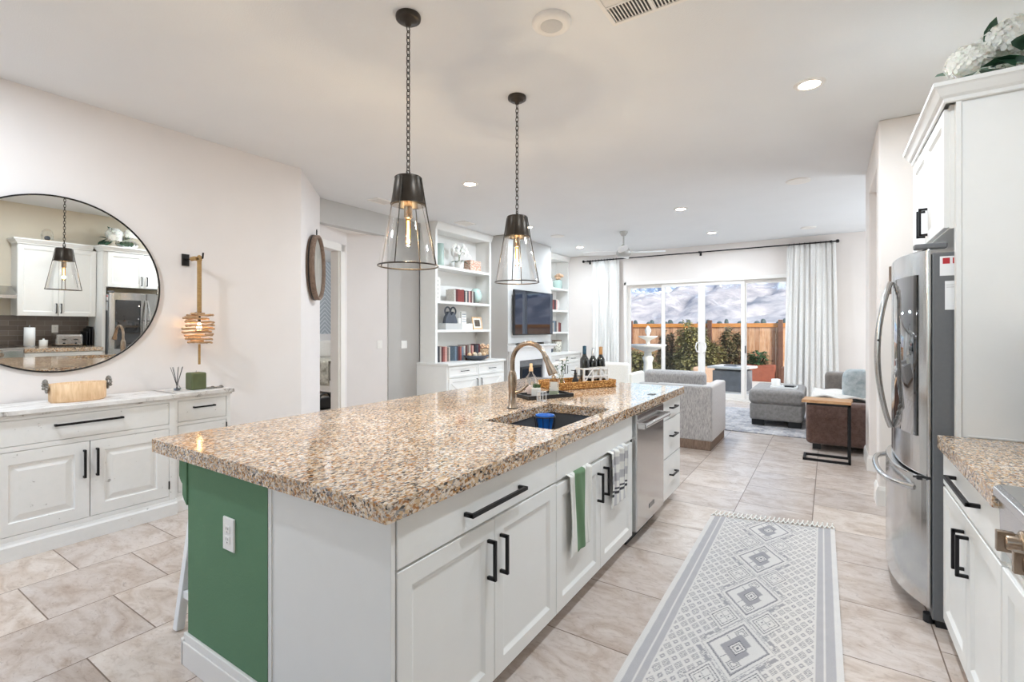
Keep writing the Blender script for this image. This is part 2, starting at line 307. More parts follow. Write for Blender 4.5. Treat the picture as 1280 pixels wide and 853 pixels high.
def mountain_mat():
    m, t, b, o = newmat('hazy_snowy_mountain'); v = coords(t, (1, 1, 1), 'Object')
    n = N(t, 'TexNoise', Scale=0.006, Detail=12.0, Roughness=0.72, Distortion=0.8); t.links.new(v, n.inputs['Vector'])
    n2 = N(t, 'TexNoise', Scale=0.006, Detail=10.0, Roughness=0.68, Distortion=1.0); mp = coords(t, (1, .45, 2.5), 'Object', loc=(400, 0, 0)); t.links.new(mp, n2.inputs['Vector'])
    sx = N(t, 'SeparateXYZ'); t.links.new(v, sx.inputs[0])
    mr = N(t, 'MapRange'); mr.inputs['From Min'].default_value = 120; mr.inputs['From Max'].default_value = 620
    t.links.new(sx.outputs['Z'], mr.inputs['Value'])
    ad = N(t, 'Math', operation='MULTIPLY_ADD'); ad.inputs[1].default_value = 0.55; t.links.new(mr.outputs[0], ad.inputs[0]); t.links.new(n.outputs[0], ad.inputs[2])
    low = ramp(t, n2.outputs[0], [(0.36, rgb(142, 140, 144)), (0.5, rgb(172, 166, 166)), (0.64, rgb(196, 189, 186))])
    hi = ramp(t, n.outputs[0], [(0.45, rgb(92, 116, 148)), (0.51, rgb(132, 152, 178)), (0.55, rgb(222, 228, 238))])  # snow over bluish rock; the blue is distance haze put into the colour
    f = ramp(t, ad.outputs[0], [(0.62, (0, 0, 0, 1)), (0.82, (1, 1, 1, 1))])
    mx = N(t, 'MixRGB'); t.links.new(f, mx.inputs[0]); t.links.new(low, mx.inputs[1]); t.links.new(hi, mx.inputs[2])
    t.links.new(mx.outputs[0], b.inputs['Base Color']); b.inputs['Roughness'].default_value = 1.0
    return m
M['mountain'] = mountain_mat()
def weave(name, c1, c2, sc=60):
    m, t, b, o = newmat(name); v = coords(t, (1, 1, 1.6))
    w = N(t, 'TexVoronoi', Scale=sc); t.links.new(v, w.inputs['Vector'])
    t.links.new(ramp(t, w.outputs['Distance'], [(0.15, rgb(*c2)), (0.6, rgb(*c1))]), b.inputs['Base Color'])
    b.inputs['Roughness'].default_value = 0.7; bump(t, b, w.outputs['Distance'], -0.9, 0.006); return m
M['wicker'] = weave('golden_wicker', (150, 98, 42), (232, 182, 108))
M['floral'] = weave('floral_box_print', (196, 150, 130), (228, 220, 204), 26)
M['spotjar'] = weave('spotted_jar_glaze', (232, 228, 216), (120, 112, 100), 34)
M['wickerpot'] = weave('open_wicker', (170, 136, 100), (222, 200, 172), 40)
def herring():
    m, t, b, o = newmat('herringbone_wallpaper'); v = coords(t)
    sx = N(t, 'SeparateXYZ'); t.links.new(v, sx.inputs[0])
    k = N(t, 'Math', operation='PINGPONG'); k.inputs[1].default_value = 0.18; t.links.new(sx.outputs['Y'], k.inputs[0])
    s = N(t, 'Math', operation='ADD'); t.links.new(k.outputs[0], s.inputs[0]); t.links.new(sx.outputs['Z'], s.inputs[1])
    k2 = N(t, 'Math', operation='PINGPONG'); k2.inputs[1].default_value = 0.05; t.links.new(s.outputs[0], k2.inputs[0])
    t.links.new(ramp(t, k2.outputs[0], [(0.006, rgb(232, 236, 240)), (0.014, rgb(176, 186, 194))]), b.inputs['Base Color'])
    b.inputs['Roughness'].default_value = 0.8; return m
M['herring'] = herring()
def shagrug():
    m, t, b, o = newmat('distressed_blue_grey_rug'); v = coords(t)
    n = N(t, 'TexNoise', Scale=5.0, Detail=8.0, Roughness=0.8); t.links.new(v, n.inputs['Vector'])
    vo = N(t, 'TexVoronoi', Scale=4.0, distance='CHEBYCHEV', feature='DISTANCE_TO_EDGE') if False else N(t, 'TexBrick')
    vo.inputs['Scale'].default_value = 3.0; vo.inputs['Mortar Size'].default_value = 0.03
    vo.inputs['Color1'].default_value = rgb(150, 156, 172); vo.inputs['Color2'].default_value = rgb(178, 178, 184); vo.inputs['Mortar'].default_value = rgb(206, 202, 198)
    t.links.new(v, vo.inputs['Vector'])
    c = ramp(t, n.outputs[0], [(0.42, rgb(112, 108, 112)), (0.5, rgb(186, 180, 178)), (0.62, rgb(222, 216, 212))])
    mx = N(t, 'MixRGB'); mx.inputs[0].default_value = 0.45; t.links.new(vo.outputs['Color'], mx.inputs[2]); t.links.new(c, mx.inputs[1])
    t.links.new(mx.outputs[0], b.inputs['Base Color']); b.inputs['Roughness'].default_value = 1.0; bump(t, b, n.outputs[0], 0.5, 0.01); return m
M['shag'] = shagrug()
def attr_mat(name, rough=0.95):
    m, t, b, o = newmat(name); a = N(t, 'Attribute', attribute_name='pattern'); v = coords(t)
    n = N(t, 'TexNoise', Scale=420.0, Detail=2.0); t.links.new(v, n.inputs['Vector'])
    r = ramp(t, n.outputs[0], [(0.3, (0.86, 0.86, 0.86, 1)), (0.7, (1, 1, 1, 1))])
    mx = N(t, 'MixRGB', blend_type='MULTIPLY'); mx.inputs[0].default_value = 1.0; t.links.new(a.outputs['Color'], mx.inputs[1]); t.links.new(r, mx.inputs[2])
    t.links.new(mx.outputs[0], b.inputs['Base Color']); b.inputs['Roughness'].default_value = rough; bump(t, b, n.outputs[0], 0.3, 0.002); return m
M['pattern'] = attr_mat('woven_pattern')

# ------------------------------------------------------------------ mesh helpers
class MB:
    def __init__(s): s.v = []; s.f = []; s.s = []; s.M = None
    def add(s, vs, fs, smooth=False):
        n = len(s.v)
        if s.M: vs = [s.M @ Vector(p) for p in vs]
        s.v += [tuple(p) for p in vs]; s.f += [tuple(i + n for i in f) for f in fs]; s.s += [smooth] * len(fs); return s
    def box(s, x0, x1, y0, y1, z0, z1):
        return s.add([(x0, y0, z0), (x1, y0, z0), (x1, y1, z0), (x0, y1, z0), (x0, y0, z1), (x1, y0, z1), (x1, y1, z1), (x0, y1, z1)],
                     [(0, 3, 2, 1), (4, 5, 6, 7), (0, 1, 5, 4), (1, 2, 6, 5), (2, 3, 7, 6), (3, 0, 4, 7)])
    def bar(s, p0, p1, w, d=None, up=(0, 0, 1)):
        d = d or w; p0 = Vector(p0); p1 = Vector(p1); a = (p1 - p0).normalized(); u = Vector(up)
        if abs(a.dot(u)) > 0.98: u = Vector((1, 0, 0))
        sd = a.cross(u).normalized() * w / 2; t = sd.cross(a).normalized() * d / 2
        vs = [p + i * sd + j * t for p in (p0, p1) for i, j in ((-1, -1), (1, -1), (1, 1), (-1, 1))]
        return s.add(vs, [(0, 1, 2, 3), (7, 6, 5, 4), (0, 4, 5, 1), (1, 5, 6, 2), (2, 6, 7, 3), (3, 7, 4, 0)])
    def lathe(s, prof, c=(0, 0, 0), n=28, axis='z', smooth=True):
        vs = []; fs = []
        for r, z in prof:
            for i in range(n):
                a = 2 * pi * i / n
                p = (r * cos(a), r * sin(a), z)
                if axis == 'x': p = (z, r * cos(a), r * sin(a))
                if axis == 'y': p = (r * cos(a), z, r * sin(a))
                vs.append((p[0] + c[0], p[1] + c[1], p[2] + c[2]))
        for k in range(len(prof) - 1):
            for i in range(n): j = (i + 1) % n; fs.append((k * n + i, k * n + j, (k + 1) * n + j, (k + 1) * n + i))
        s.add(vs, fs, smooth)
        if prof[0][0] > 1e-4: s.add(vs[:n], [tuple(range(n))])
        if prof[-1][0] > 1e-4: s.add(vs[-n:], [tuple(range(n))])
        return s
    def open_lathe(s, prof, c=(0, 0, 0), n=28):
        vs = []; fs = []
        for r, z in prof:
            for i in range(n): a = 2 * pi * i / n; vs.append((c[0] + r * cos(a), c[1] + r * sin(a), c[2] + z))
        for k in range(len(prof) - 1):
            for i in range(n): j = (i + 1) % n; fs.append((k * n + i, k * n + j, (k + 1) * n + j, (k + 1) * n + i))
        return s.add(vs, fs, True)
    def cyl(s, p0, p1, r, n=16, r1=None):
        return s.tube([p0, p1], r, n, r1=r1)
    def tube(s, pts, r, n=8, closed=False, r1=None, flat=False):
        pts = [Vector(p) for p in pts]; m = len(pts); vs = []; fs = []; prev = None
        for i, p in enumerate(pts):
            if closed: tg = pts[(i + 1) % m] - pts[i - 1]
            else: tg = pts[min(i + 1, m - 1)] - pts[max(i - 1, 0)]
            tg.normalize()
            if prev is None:
                u = Vector((0, 0, 1)) if abs(tg.z) < 0.9 else Vector((1, 0, 0)); prev = tg.cross(u).normalized()
            else: prev = (prev - tg * prev.dot(tg)).normalized()
            w = tg.cross(prev); rr = r if not callable(r) else r(i / (m - 1))
            if r1 is not None: rr = r + (r1 - r) * i / (m - 1)
            for k in range(n):
                a = 2 * pi * k / n; vs.append(p + prev * rr * cos(a) + w * rr * sin(a))
        for i in range(m if closed else m - 1):
            a0 = i * n; b0 = ((i + 1) % m) * n
            for k in range(n): j = (k + 1) % n; fs.append((a0 + k, a0 + j, b0 + j, b0 + k))
        s.add(vs, fs, not flat)
        if not closed: s.add(vs[:n], [tuple(range(n))]); s.add(vs[-n:], [tuple(range(n))])
        return s
    def ring(s, c, R, r, n=24, k=8, axis='z', ry=None):
        pts = []
        for i in range(n):
            a = 2 * pi * i / n; x = R * cos(a); y = (ry or R) * sin(a)
            p = {'z': (x, y, 0), 'x': (0, x, y), 'y': (x, 0, y)}[axis]; pts.append((c[0] + p[0], c[1] + p[1], c[2] + p[2]))
        return s.tube(pts, r, k, closed=True)
    def prism(s, poly, a, b, axis='y'):
        def P(u, v, w): return {'y': (u, w, v), 'x': (w, u, v), 'z': (u, v, w)}[axis]
        n = len(poly); vs = [P(u, v, a) for u, v in poly] + [P(u, v, b) for u, v in poly]
        fs = [tuple(range(n)), tuple(range(2 * n - 1, n - 1, -1))] + [(i, (i + 1) % n, n + (i + 1) % n, n + i) for i in range(n)]
        return s.add(vs, fs)
    def panel(s, O, U, V, w, h, prof=((0, 0), (0, .02), (.055, .02), (.064, .012), (1, .012))):
        """rectangular panel with stepped profile; U,V unit vectors, normal = U x V; prof = (inset, depth)"""
        O = Vector(O); U = Vector(U); V = Vector(V); Nn = U.cross(V); vs = []; fs = []; loops = []
        for ins, d in prof:
            if ins >= 1: continue
            loops.append(len(vs))
            for a, b in ((ins, ins), (w - ins, ins), (w - ins, h - ins), (ins, h - ins)): vs.append(O + U * a + V * b + Nn * d)
        for k in range(len(loops) - 1):
            a0, b0 = loops[k], loops[k + 1]
            for i in range(4): j = (i + 1) % 4; fs.append((a0 + i, a0 + j, b0 + j, b0 + i))
        fs.append(tuple(range(loops[-1], loops[-1] + 4))); fs.append((3, 2, 1, 0))
        return s.add(vs, fs)
    def blob(s, c, size, e=0.5, nu=20, nv=12, e2=None):
        """superellipsoid: rounded cushion"""
        e2 = e2 or e; sg = lambda x, p: math.copysign(abs(x) ** p, x); vs = []; fs = []
        for i in range(nv + 1):
            ph = -pi / 2 + pi * i / nv
            for j in range(nu):
                th = 2 * pi * j / nu
                vs.append((c[0] + size[0] / 2 * sg(cos(ph), e2) * sg(cos(th), e), c[1] + size[1] / 2 * sg(cos(ph), e2) * sg(sin(th), e), c[2] + size[2] / 2 * sg(sin(ph), e2)))
        for i in range(nv):
            for j in range(nu): k = (j + 1) % nu; fs.append((i * nu + j, i * nu + k, (i + 1) * nu + k, (i + 1) * nu + j))
        return s.add(vs, fs, True)
    def leaf(s, p, d, L, w, droop=0.25, up=(0, 0, 1)):
        p = Vector(p); d = Vector(d).normalized(); sd = d.cross(Vector(up))
        if sd.length < 0.05: sd = Vector((1, 0, 0))
        sd.normalize(); nr = sd.cross(d); vs = []; fs = []
        prof = [(0, .06), (.3, .85), (.55, 1), (.8, .6), (1, .02)]
        for t, ww in prof:
            q = p + d * L * t - Vector((0, 0, 1)) * droop * L * t * t
            vs += [q - sd * w / 2 * ww + nr * w * .12 * ww, q, q + sd * w / 2 * ww + nr * w * .12 * ww]
        for i in range(len(prof) - 1):
            a = 3 * i; fs += [(a, a + 1, a + 4, a + 3), (a + 1, a + 2, a + 5, a + 4)]
        return s.add(vs, fs, True)
    def build(s, name, mat, parent=None, bevel=0, seg=2, solid=0, sub=0, recalc=True):
        inv = MW(parent).inverted() if parent else Matrix.Identity(4)
        me = bpy.data.meshes.new(name); me.from_pydata([inv @ Vector(p) for p in s.v], [], s.f)
        me.polygons.foreach_set('use_smooth', s.s)
        if recalc:
            bm = bmesh.new(); bm.from_mesh(me); bmesh.ops.recalc_face_normals(bm, faces=bm.faces); bm.to_mesh(me); bm.free()
        me.materials.append(mat if not isinstance(mat, str) else M[mat])
        o = bpy.data.objects.new(name, me); C.objects.link(o)
        if parent: o.parent = parent
        WM[o.name] = MW(parent)
        if bevel:
            md = o.modifiers.new('bevel', 'BEVEL'); md.width = bevel; md.segments = seg; md.limit_method = 'ANGLE'; md.angle_limit = radians(40)
        if solid: md = o.modifiers.new('solid', 'SOLIDIFY'); md.thickness = solid; md.offset = 0
        if sub: md = o.modifiers.new('sub', 'SUBSURF'); md.levels = sub; md.render_levels = sub
        return o
def sheet(f, nu, nv):
    m = MB(); vs = [f(i / nu, j / nv) for j in range(nv + 1) for i in range(nu + 1)]
    m.add(vs, [(j * (nu + 1) + i, j * (nu + 1) + i + 1, (j + 1) * (nu + 1) + i + 1, (j + 1) * (nu + 1) + i) for j in range(nv) for i in range(nu)], True); return m
def thing(name, label, cat, loc=(0, 0, 0), rz=0, group=None):
    o = bpy.data.objects.new(name, None); C.objects.link(o); o.empty_display_size = 0.1
    o.location = loc; o.rotation_euler = (0, 0, rz); o['label'] = label; o['category'] = cat
    if group: o['group'] = group
    WM[o.name] = Matrix.Translation(loc) @ Matrix.Rotation(rz, 4, 'Z'); return o
def tag(o, label, cat, group=None):
    o['label'] = label; o['category'] = cat
    if group: o['group'] = group
    return o
def struct(name, mb, mat, parent=None, **kw):
    o = mb.build(name, mat, parent, **kw)
    if not parent: o['kind'] = 'structure'
    return o
def dup(root, loc=None, rz=None, label=None, group=None):
    def cp(o, par):
        c = o.copy(); C.objects.link(c); c.parent = par
        for ch in [k for k in CH.get(o.name, ())]: cp(ch, c)
        return c
    r = cp(root, None)
    if loc is not None: r.location = loc
    if rz is not None: r.rotation_euler = (0, 0, rz)
    if label: r['label'] = label
    if group: r['group'] = group
    return r
CH = {}
def index_children(root):
    """remember the children of a prototype so that dup can copy them"""
    CH[root.name] = [o for o in C.objects if o.parent == root]
    for c in CH[root.name]: index_children(c)
def arc(c, r, a0, a1, n, plane='xz'):
    out = []
    for i in range(n + 1):
        a = radians(a0 + (a1 - a0) * i / n); x = r * cos(a); z = r * sin(a)
        out.append({'xz': (c[0] + x, c[1], c[2] + z), 'yz': (c[0], c[1] + x, c[2] + z), 'xy': (c[0] + x, c[1] + z, c[2])}[plane])
    return out
def bar_handle(parent, p0, p1, out, stand=0.032, w=0.012, mat='black', name='handle', label=None):
    """square bar pull between p0 and p1, standing off along out"""
    p0 = Vector(p0); p1 = Vector(p1); out = Vector(out); a = (p1 - p0).normalized(); m = MB(); m.bar(p0 + out * stand, p1 + out * stand, w, w, up=out)
    for p in (p0 + a * w / 2, p1 - a * w / 2): m.bar(p, p + out * (stand + w * .3), w, w, up=a)
    o = m.build(name, mat, parent, bevel=0.0015)
    if label: o['label'] = label
    return o
# ------------------------------------------------------------------ the setting
H = 3.05
struct('floor', MB().box(-11.0, 3.0, -3.1, 10.3, -0.12, 0.0), 'floor')
struct('ceiling', MB().box(-11.0, 3.0, -3.1, 10.45, H, H + 0.15), 'ceiling')
struct('wall_left', MB().box(-4.72, -4.57, -3.0, 3.04, 0, H), 'wall')
struct('wall_angled', MB().prism([(-4.57, 3.04), (-5.34, 3.81), (-5.46, 3.74), (-4.72, 2.98)], 0, H, 'z'), 'wall')
WL = -5.38
struct('wall_living', MB().box(WL - .15, WL, 4.98, 10.2, 0, H).box(WL - .15, WL, 9.2, 10.2, 0, H), 'wall_grey')
struct('wall_header', MB().box(WL - .13, WL, 3.80, 4.98, 2.745, H), 'wall_greylight')
struct('ceiling_vestibule', MB().prism([(WL - .131, 3.75), (WL - .131, 4.99), (-6.2, 4.99), (-6.2, 3.3), (-5.5, 3.4)], 2.745, 2.85, 'z'), 'trim')
A = Vector((-5.44, 3.80)); B = Vector((-5.70, 4.50)); AB = (B - A); n2 = Vector((-AB.y, AB.x)).normalized() * 0.12
def seg(t0, t1, off=n2): a = A + AB * t0; b = A + AB * t1; return [tuple(a), tuple(b), tuple(b + off), tuple(a + off)]
struct('wall_vestibule', MB().prism(seg(.76, 1.0), 0, 2.75, 'z').prism(seg(-.3, .76), 2.46, 2.75, 'z')
       .prism([tuple(B), (WL - .02, 4.98), (WL - .02, 5.12), (B.x - .12, B.y + .05)], 0, 2.75, 'z'), 'wall')
o2 = -n2 * 0.2
struct('trim_1', MB().prism(seg(.76, .9, o2), 0, 2.56, 'z').prism(seg(-.2, .9, o2), 2.46, 2.56, 'z').prism(seg(.73, .76, n2 * 1.02), 0, 2.46, 'z'), 'trim', bevel=.004)
struct('wall_bedroom', MB().box(-10.5, -10.4, 2.5, 9.3, 0, H), 'herring')
struct('wall_bedroom_side', MB().box(-10.5, -4.7, 2.42, 2.5, 0, H).box(-10.5, WL - .1, 9.2, 9.3, 0, H), 'wall')
struct('floor_bedroom', MB().box(-10.4, -5.95, 2.5, 9.2, 0.0, 0.012), plain('bedroom_carpet', (206, 196, 184), 0.95, vary=.06, scale=60))
DX0, DX1, DZ, FY = -3.72, -0.55, 2.40, 10.20
struct('wall_far', MB().box(WL - .15, DX0, FY, FY + .16, 0, H).box(DX1, 3.0, FY, FY + .16, 0, H).box(DX0, DX1, FY, FY + .16, DZ, H), 'wall_living')
struct('wall_right', MB().box(1.10, 1.25, -3.0, 4.83, 0, H), 'wall_kitchen')
struct('wall_stub', MB().box(.33, 2.7, 4.83, 4.97, 0, H).box(.33, .47, 4.965, 5.03, 0, H).box(.33, .47, 5.03, 5.95, 2.73, H).box(.33, .47, 5.95, 6.45, 0, H), 'wall_living', bevel=.012, seg=3)
struct('wall_living_right', MB().box(2.6, 2.75, 4.9, 6.95, 0, H).box(2.6, 2.75, 9.45, 10.2, 0, H).box(2.6, 2.75, 6.95, 9.45, 0, .8).box(2.6, 2.75, 6.95, 9.45, 2.4, H), 'wall_living')
w = struct('added_window_2', MB().box(2.62, 2.70, 6.95, 9.45, .8, .86).box(2.62, 2.70, 6.95, 9.45, 2.34, 2.4).box(2.62, 2.70, 6.95, 7.01, .8, 2.4).box(2.62, 2.70, 9.39, 9.45, .8, 2.4).box(2.62, 2.70, 8.17, 8.23, .8, 2.4), 'trim')  # out-of-view window, added to go with the living room fill lamp
MB().box(2.655, 2.66, 7.0, 9.4, .85, 2.35).build('pane', 'pane', w)
struct('wall_back', MB().box(-4.72, -4.1, -3.1, -2.96, 0, H).box(.3, 1.25, -3.1, -2.96, 0, H).box(-4.1, .3, -3.1, -2.96, 0, .45).box(-4.1, .3, -3.1, -2.96, 2.85, H), 'wall')
w = struct('added_window_1', MB().box(-4.1, .3, -3.06, -3.0, .45, .51).box(-4.1, .3, -3.06, -3.0, 2.79, 2.85).box(-4.1, -4.04, -3.06, -3.0, .45, 2.85).box(.24, .3, -3.06, -3.0, .45, 2.85)
           .box(-2.66, -2.6, -3.06, -3.0, .45, 2.85).box(-1.2, -1.14, -3.06, -3.0, .45, 2.85), 'trim', bevel=.004)  # out-of-view window, put in behind the camera to bring in light
MB().box(-4.05, .25, -3.035, -3.03, .5, 2.8).build('pane', 'pane', w)

def base_profile(d=.016, h=.13): return [(0, 0), (d, 0), (d, h - .03), (d * .6, h - .012), (d * .35, h), (0, h)]
def skirting(name, x0, y0, x1, y1, nx, ny, h=.13):
    """baseboard along a wall from (x0,y0) to (x1,y1), profile extends along (nx,ny)"""
    vs = []; pr = base_profile(h=h)
    for (x, y) in ((x0, y0), (x1, y1)):
        for d, z in pr: vs.append((x + nx * d, y + ny * d, z))
    k = len(pr); fs = [(i, (i + 1) % k, k + (i + 1) % k, k + i) for i in range(k)] + [tuple(range(k)), tuple(range(2 * k - 1, k - 1, -1))]
    return struct(name, MB().add(vs, fs), 'trim')
skirting('baseboard_left', -4.57, -2.9, -4.57, 3.04, 1, 0)
skirting('baseboard_angled', -4.57, 3.04, -5.34, 3.81, .707, .707)
skirting('baseboard_far_left', WL, FY, DX0 - .02, FY, 0, -1)
skirting('baseboard_far_right', DX1 + .02, FY, 2.6, FY, 0, -1)
skirting('baseboard_stub', .33, 4.83, 1.1, 4.83, 0, -1, .15)
skirting('baseboard_stub_end', .33, 4.81, .33, 5.03, -1, 0, .15)
skirting('baseboard_stub_face', .33, 5.94, .33, 6.46, -1, 0, .15)
skirting('baseboard_stub_jamb', .32, 5.95, .47, 5.95, 0, -1, .15)
skirting('baseboard_living', WL, 4.98, WL, 5.55, 1, 0)

# sliding glass door
d = MB().box(DX0, DX1, FY - .02, FY + .14, DZ - .07, DZ).box(DX0, DX0 + .05, FY - .02, FY + .14, 0, DZ).box(DX1 - .05, DX1, FY - .02, FY + .14, 0, DZ).box(DX0, DX1, FY - .0, FY + .14, 0.0, .035)
door = struct('door_1', d, 'trim', bevel=.004)
pw = (DX1 - DX0 - .10) / 4
for k in range(4):
    x0 = DX0 + .05 + pw * k; x1 = x0 + pw; yy = FY + (.08 if k in (0, 3) else .03); s = .065
    x0 -= .02 * (k in (1, 3)) ; x1 += .02 * (k in (0, 2))
    p = MB().box(x0, x0 + s, yy, yy + .04, .04, DZ - .07).box(x1 - s, x1, yy, yy + .04, .04, DZ - .07).box(x0 + s, x1 - s, yy, yy + .04, .04, .14).box(x0 + s, x1 - s, yy, yy + .04, DZ - .14, DZ - .07).build('door_panel', 'trim', door, bevel=.004)
    MB().box(x0 + s, x1 - s, yy + .015, yy + .021, .14, DZ - .14).build('pane', 'pane', p)
    if k in (1, 2):
        hx = x1 - s / 2 if k == 1 else x0 + s / 2; sg = -1 if k == 1 else 1
        MB().tube([(hx, yy - .005, .92), (hx + sg * .05, yy - .05, .95), (hx + sg * .065, yy - .055, 1.03), (hx + sg * .05, yy - .05, 1.11), (hx, yy - .005, 1.14)], .012, 8).build('door_handle', 'trim', p)
    if k == 3:
        MB().box(x0 + .01, x0 + .055, yy - .045, yy, .93, 1.07).build('door_latch', 'blackp', p, bevel=.004)

# switches and outlets
def plate(name, label, O, U, w, h, gangs, group=None, cat='light switch', out=.006, kind='rocker'):
    U = Vector(U); V = Vector((0, 0, 1)); O = Vector(O); c = O - U * w / 2 - V * h / 2; Nn = U.cross(V)
    t = thing(name, label, cat, O, 0, group)
    MB().panel(c, U, V, w, h, ((0, 0), (0, out * .6), (.003, out))).build('cover_plate', 'grout_white', t)
    for g in range(gangs):
        gc = O + U * ((g - (gangs - 1) / 2) * .046)
        if kind == 'rocker': MB().panel(gc - U * .016 - V * .033 + Nn * out, U, V, .032, .066, ((0, 0), (0, .003), (.003, .004))).build('rocker', 'grout_white', t)
        else:
            for dz in (-.02, .02):
                q = MB().panel(gc - U * .016 - V * .014 + V * dz + Nn * out, U, V, .032, .028, ((0, 0), (0, .002), (.003, .003))).build('socket', 'grout_white', t)
                sl = MB()
                for du in (-.006, .006): sl.panel(gc + U * (du - .001) - V * .004 + V * (dz + .003) + Nn * (out + .003), U, V, .0022, .009, ((0, 0), (0, .0006)))
                sl.panel(gc - U * .002 - V * .003 + V * (dz - .008) + Nn * (out + .003), U, V, .004, .004, ((0, 0), (0, .0006))); sl.build('slot', 'ventdark', q)
    return t
plate('light_switch', 'white double light switch on the grey wall beside the bookcase', (WL + .001, 5.29, 1.16), (0, 1, 0), .117, .117, 2)
bc = Vector((WL - .02, 4.98)) - B; bu = bc.normalized(); sp = B + bc * .80
plate('light_switch', 'white light switch on the beige wall by the bedroom doorway', (sp.x + bu.y * .001, sp.y - bu.x * .001, 1.17), (bu.x, bu.y, 0), .075, .117, 1)

# ceiling fixtures
def can(x, y, i):
    lab = ['round recessed ceiling light nearest the tall white cabinet', 'recessed ceiling light above the grey armchair', 'recessed ceiling light closest to the curtain rod',
           'recessed ceiling light between the two pendant lamps', 'recessed ceiling light left of the ceiling fan', 'recessed ceiling light partly behind the farther pendant cap'][i] if i < 6 else 'unseen recessed ceiling light added to brighten the room'
    t = thing('recessed_light', lab, 'ceiling light', (x, y, H), 0, 'recessed ceiling lights' if i < 6 else 'added unseen recessed lights')
    MB().lathe([(.062, -.004), (.066, -.010), (.09, -.006), (.095, 0)], (x, y, H), 36).build('trim_ring', 'trim', t)
    MB().lathe([(.0, -.0065), (.062, -.0065)], (x, y, H), 32).build('lens', 'can', t)
    light('can_light', 'AREA', (x, y, H - .012), CAN_W * (1 if i < 6 else (.78, 1.2)[i - 6]), (0.79, 0.90, 1.0), .12, direction=(0, 0, -1), parent=t)
for i, (x, y) in enumerate([(-.11, 3.85), (-1.71, 6.9), (-1.685, 8.9), (-3.43, 4.4), (-4.22, 9.02), (-4.09, 6.78), (-.15, 1.75), (-3.5, .25)]): can(x, y, i)  # last two are out of frame, added to brighten cabinets and dining side
def disc(name, label, cat, x, y, r, dz=.012, mat='screen', g=None):
    t = thing(name, label, cat, (x, y, H), 0, g)
    MB().lathe([(r, 0), (r, -dz * .5), (r * .96, -dz), (r * .86, -dz)], (x, y, H), 40).build('rim', 'trim', t)
    MB().lathe([(r * .86, -dz * .8), (0, -dz * .8)], (x, y, H), 40).build('grille', mat, t)
disc('ceiling_speaker', 'flat round ceiling speaker right of the recessed light over the armchair', 'speaker', -.285, 6.30, .125)
disc('ceiling_speaker', 'small round ceiling speaker between the pendant and the fan', 'speaker', -4.05, 7.72, .125)
disc('ceiling_speaker', 'faint round ceiling speaker above the right curtain', 'speaker', -.28, 9.3, .11)
t = thing('smoke_detector', 'white domed round detector on the ceiling right of the nearest pendant', 'smoke detector', (-1.25, 2.315, H))
MB().lathe([(.105, 0), (.105, -.012), (.098, -.022), (.075, -.03), (.06, -.024)], (-1.25, 2.315, H), 40).build('housing', 'trim', t)
MB().lathe([(.06, -.024), (.05, -.031), (0, -.033)], (-1.25, 2.315, H), 40).build('centre_cap', 'screen', t)
def vent(label, x0, x1, y0, y1, slats, along='x', g=None, cells=None):
    t = thing('ceiling_vent', label, 'air vent', ((x0 + x1) / 2, (y0 + y1) / 2, H), 0)
    f = .022; z0 = H - .012
    MB().box(x0, x1, y0, y0 + f, z0, H).box(x0, x1, y1 - f, y1, z0, H).box(x0, x0 + f, y0 + f, y1 - f, z0, H).box(x1 - f, x1, y0 + f, y1 - f, z0, H).build('frame', 'trim', t, bevel=.002)
    MB().box(x0 + f, x1 - f, y0 + f, y1 - f, H - .003, H - .001).build('duct_opening', 'ventdark', t)
    sl = MB()
    n = slats
    if cells:   # four quadrants with slats in two directions
        mx = (x0 + x1) / 2; my = y0 + (y1 - y0) * .5
        sl.box(mx - .008, mx + .008, y0 + f, y1 - f, z0, H - .003); sl.box(x0 + f, x1 - f, my - .006, my + .006, z0, H - .003)
        for k in range(9):
            yy = y0 + f + (my - y0 - f) * (k + .5) / 9; sl.bar((x0 + f, yy, H - .008), (x1 - f, yy, H - .008), .010, .002, up=(0, .5, 1))
        for k in range(24):
            xx = x0 + f + (x1 - x0 - 2 * f) * (k + .5) / 24; sl.bar((xx, my, H - .008), (xx, y1 - f, H - .008), .010, .002, up=(.6, 0, 1))
    else:
        for k in range(n):
            yy = y0 + f + (y1 - y0 - 2 * f) * (k + .5) / n; sl.bar((x0 + f, yy, H - .008), (x1 - f, yy, H - .008), .012, .002, up=(0, .5, 1))
    sl.build('slats', 'trim', t)
vent('large louvred ceiling vent at the top edge near the round detector', -.98, -.52, 2.20, 2.52, 10, cells=True)
vent('small louvred ceiling vent in front of the left bookcase', -4.88, -4.66, 5.86, 6.14, 8)
vent('small louvred ceiling vent beside the grey header', -4.95, -4.75, 4.22, 4.50, 8)

# ------------------------------------------------------------------ garden and view
struct('ground_patio', MB().box(-7.0, 3.2, 10.3, 16.05, -.30, -.08), 'patio')
struct('ground_field', MB().box(-6000, 5000, 16.0, 9000, -3.0, -2.8), 'dirt')
def height(x, y):
    r = max(0, min(1, (y - 1700) / 3600.0)); n = noise.fractal(Vector((x * .0011, y * .0011, 1.3)), 1.0, 2.1, 8)
    n3 = noise.fractal(Vector((x * .00035 + 5, y * .00035, 3.3)), 1.0, 2.1, 5)
    rg = 1 - abs(noise.fractal(Vector((x * .0016, y * .0007, 7.7)), .9, 2.2, 7)) * 1.6
    return -4 + r ** 1.3 * (520 + 160 * n3) + r * 70 * n + r ** .8 * 300 * (rg - .55) + r * 30 * noise.fractal(Vector((x * .006, y * .003, 2.2)), 1.0, 2.1, 4) + (1 - r) * 8 * n
nx, ny = 300, 170
vs = []; fs = []
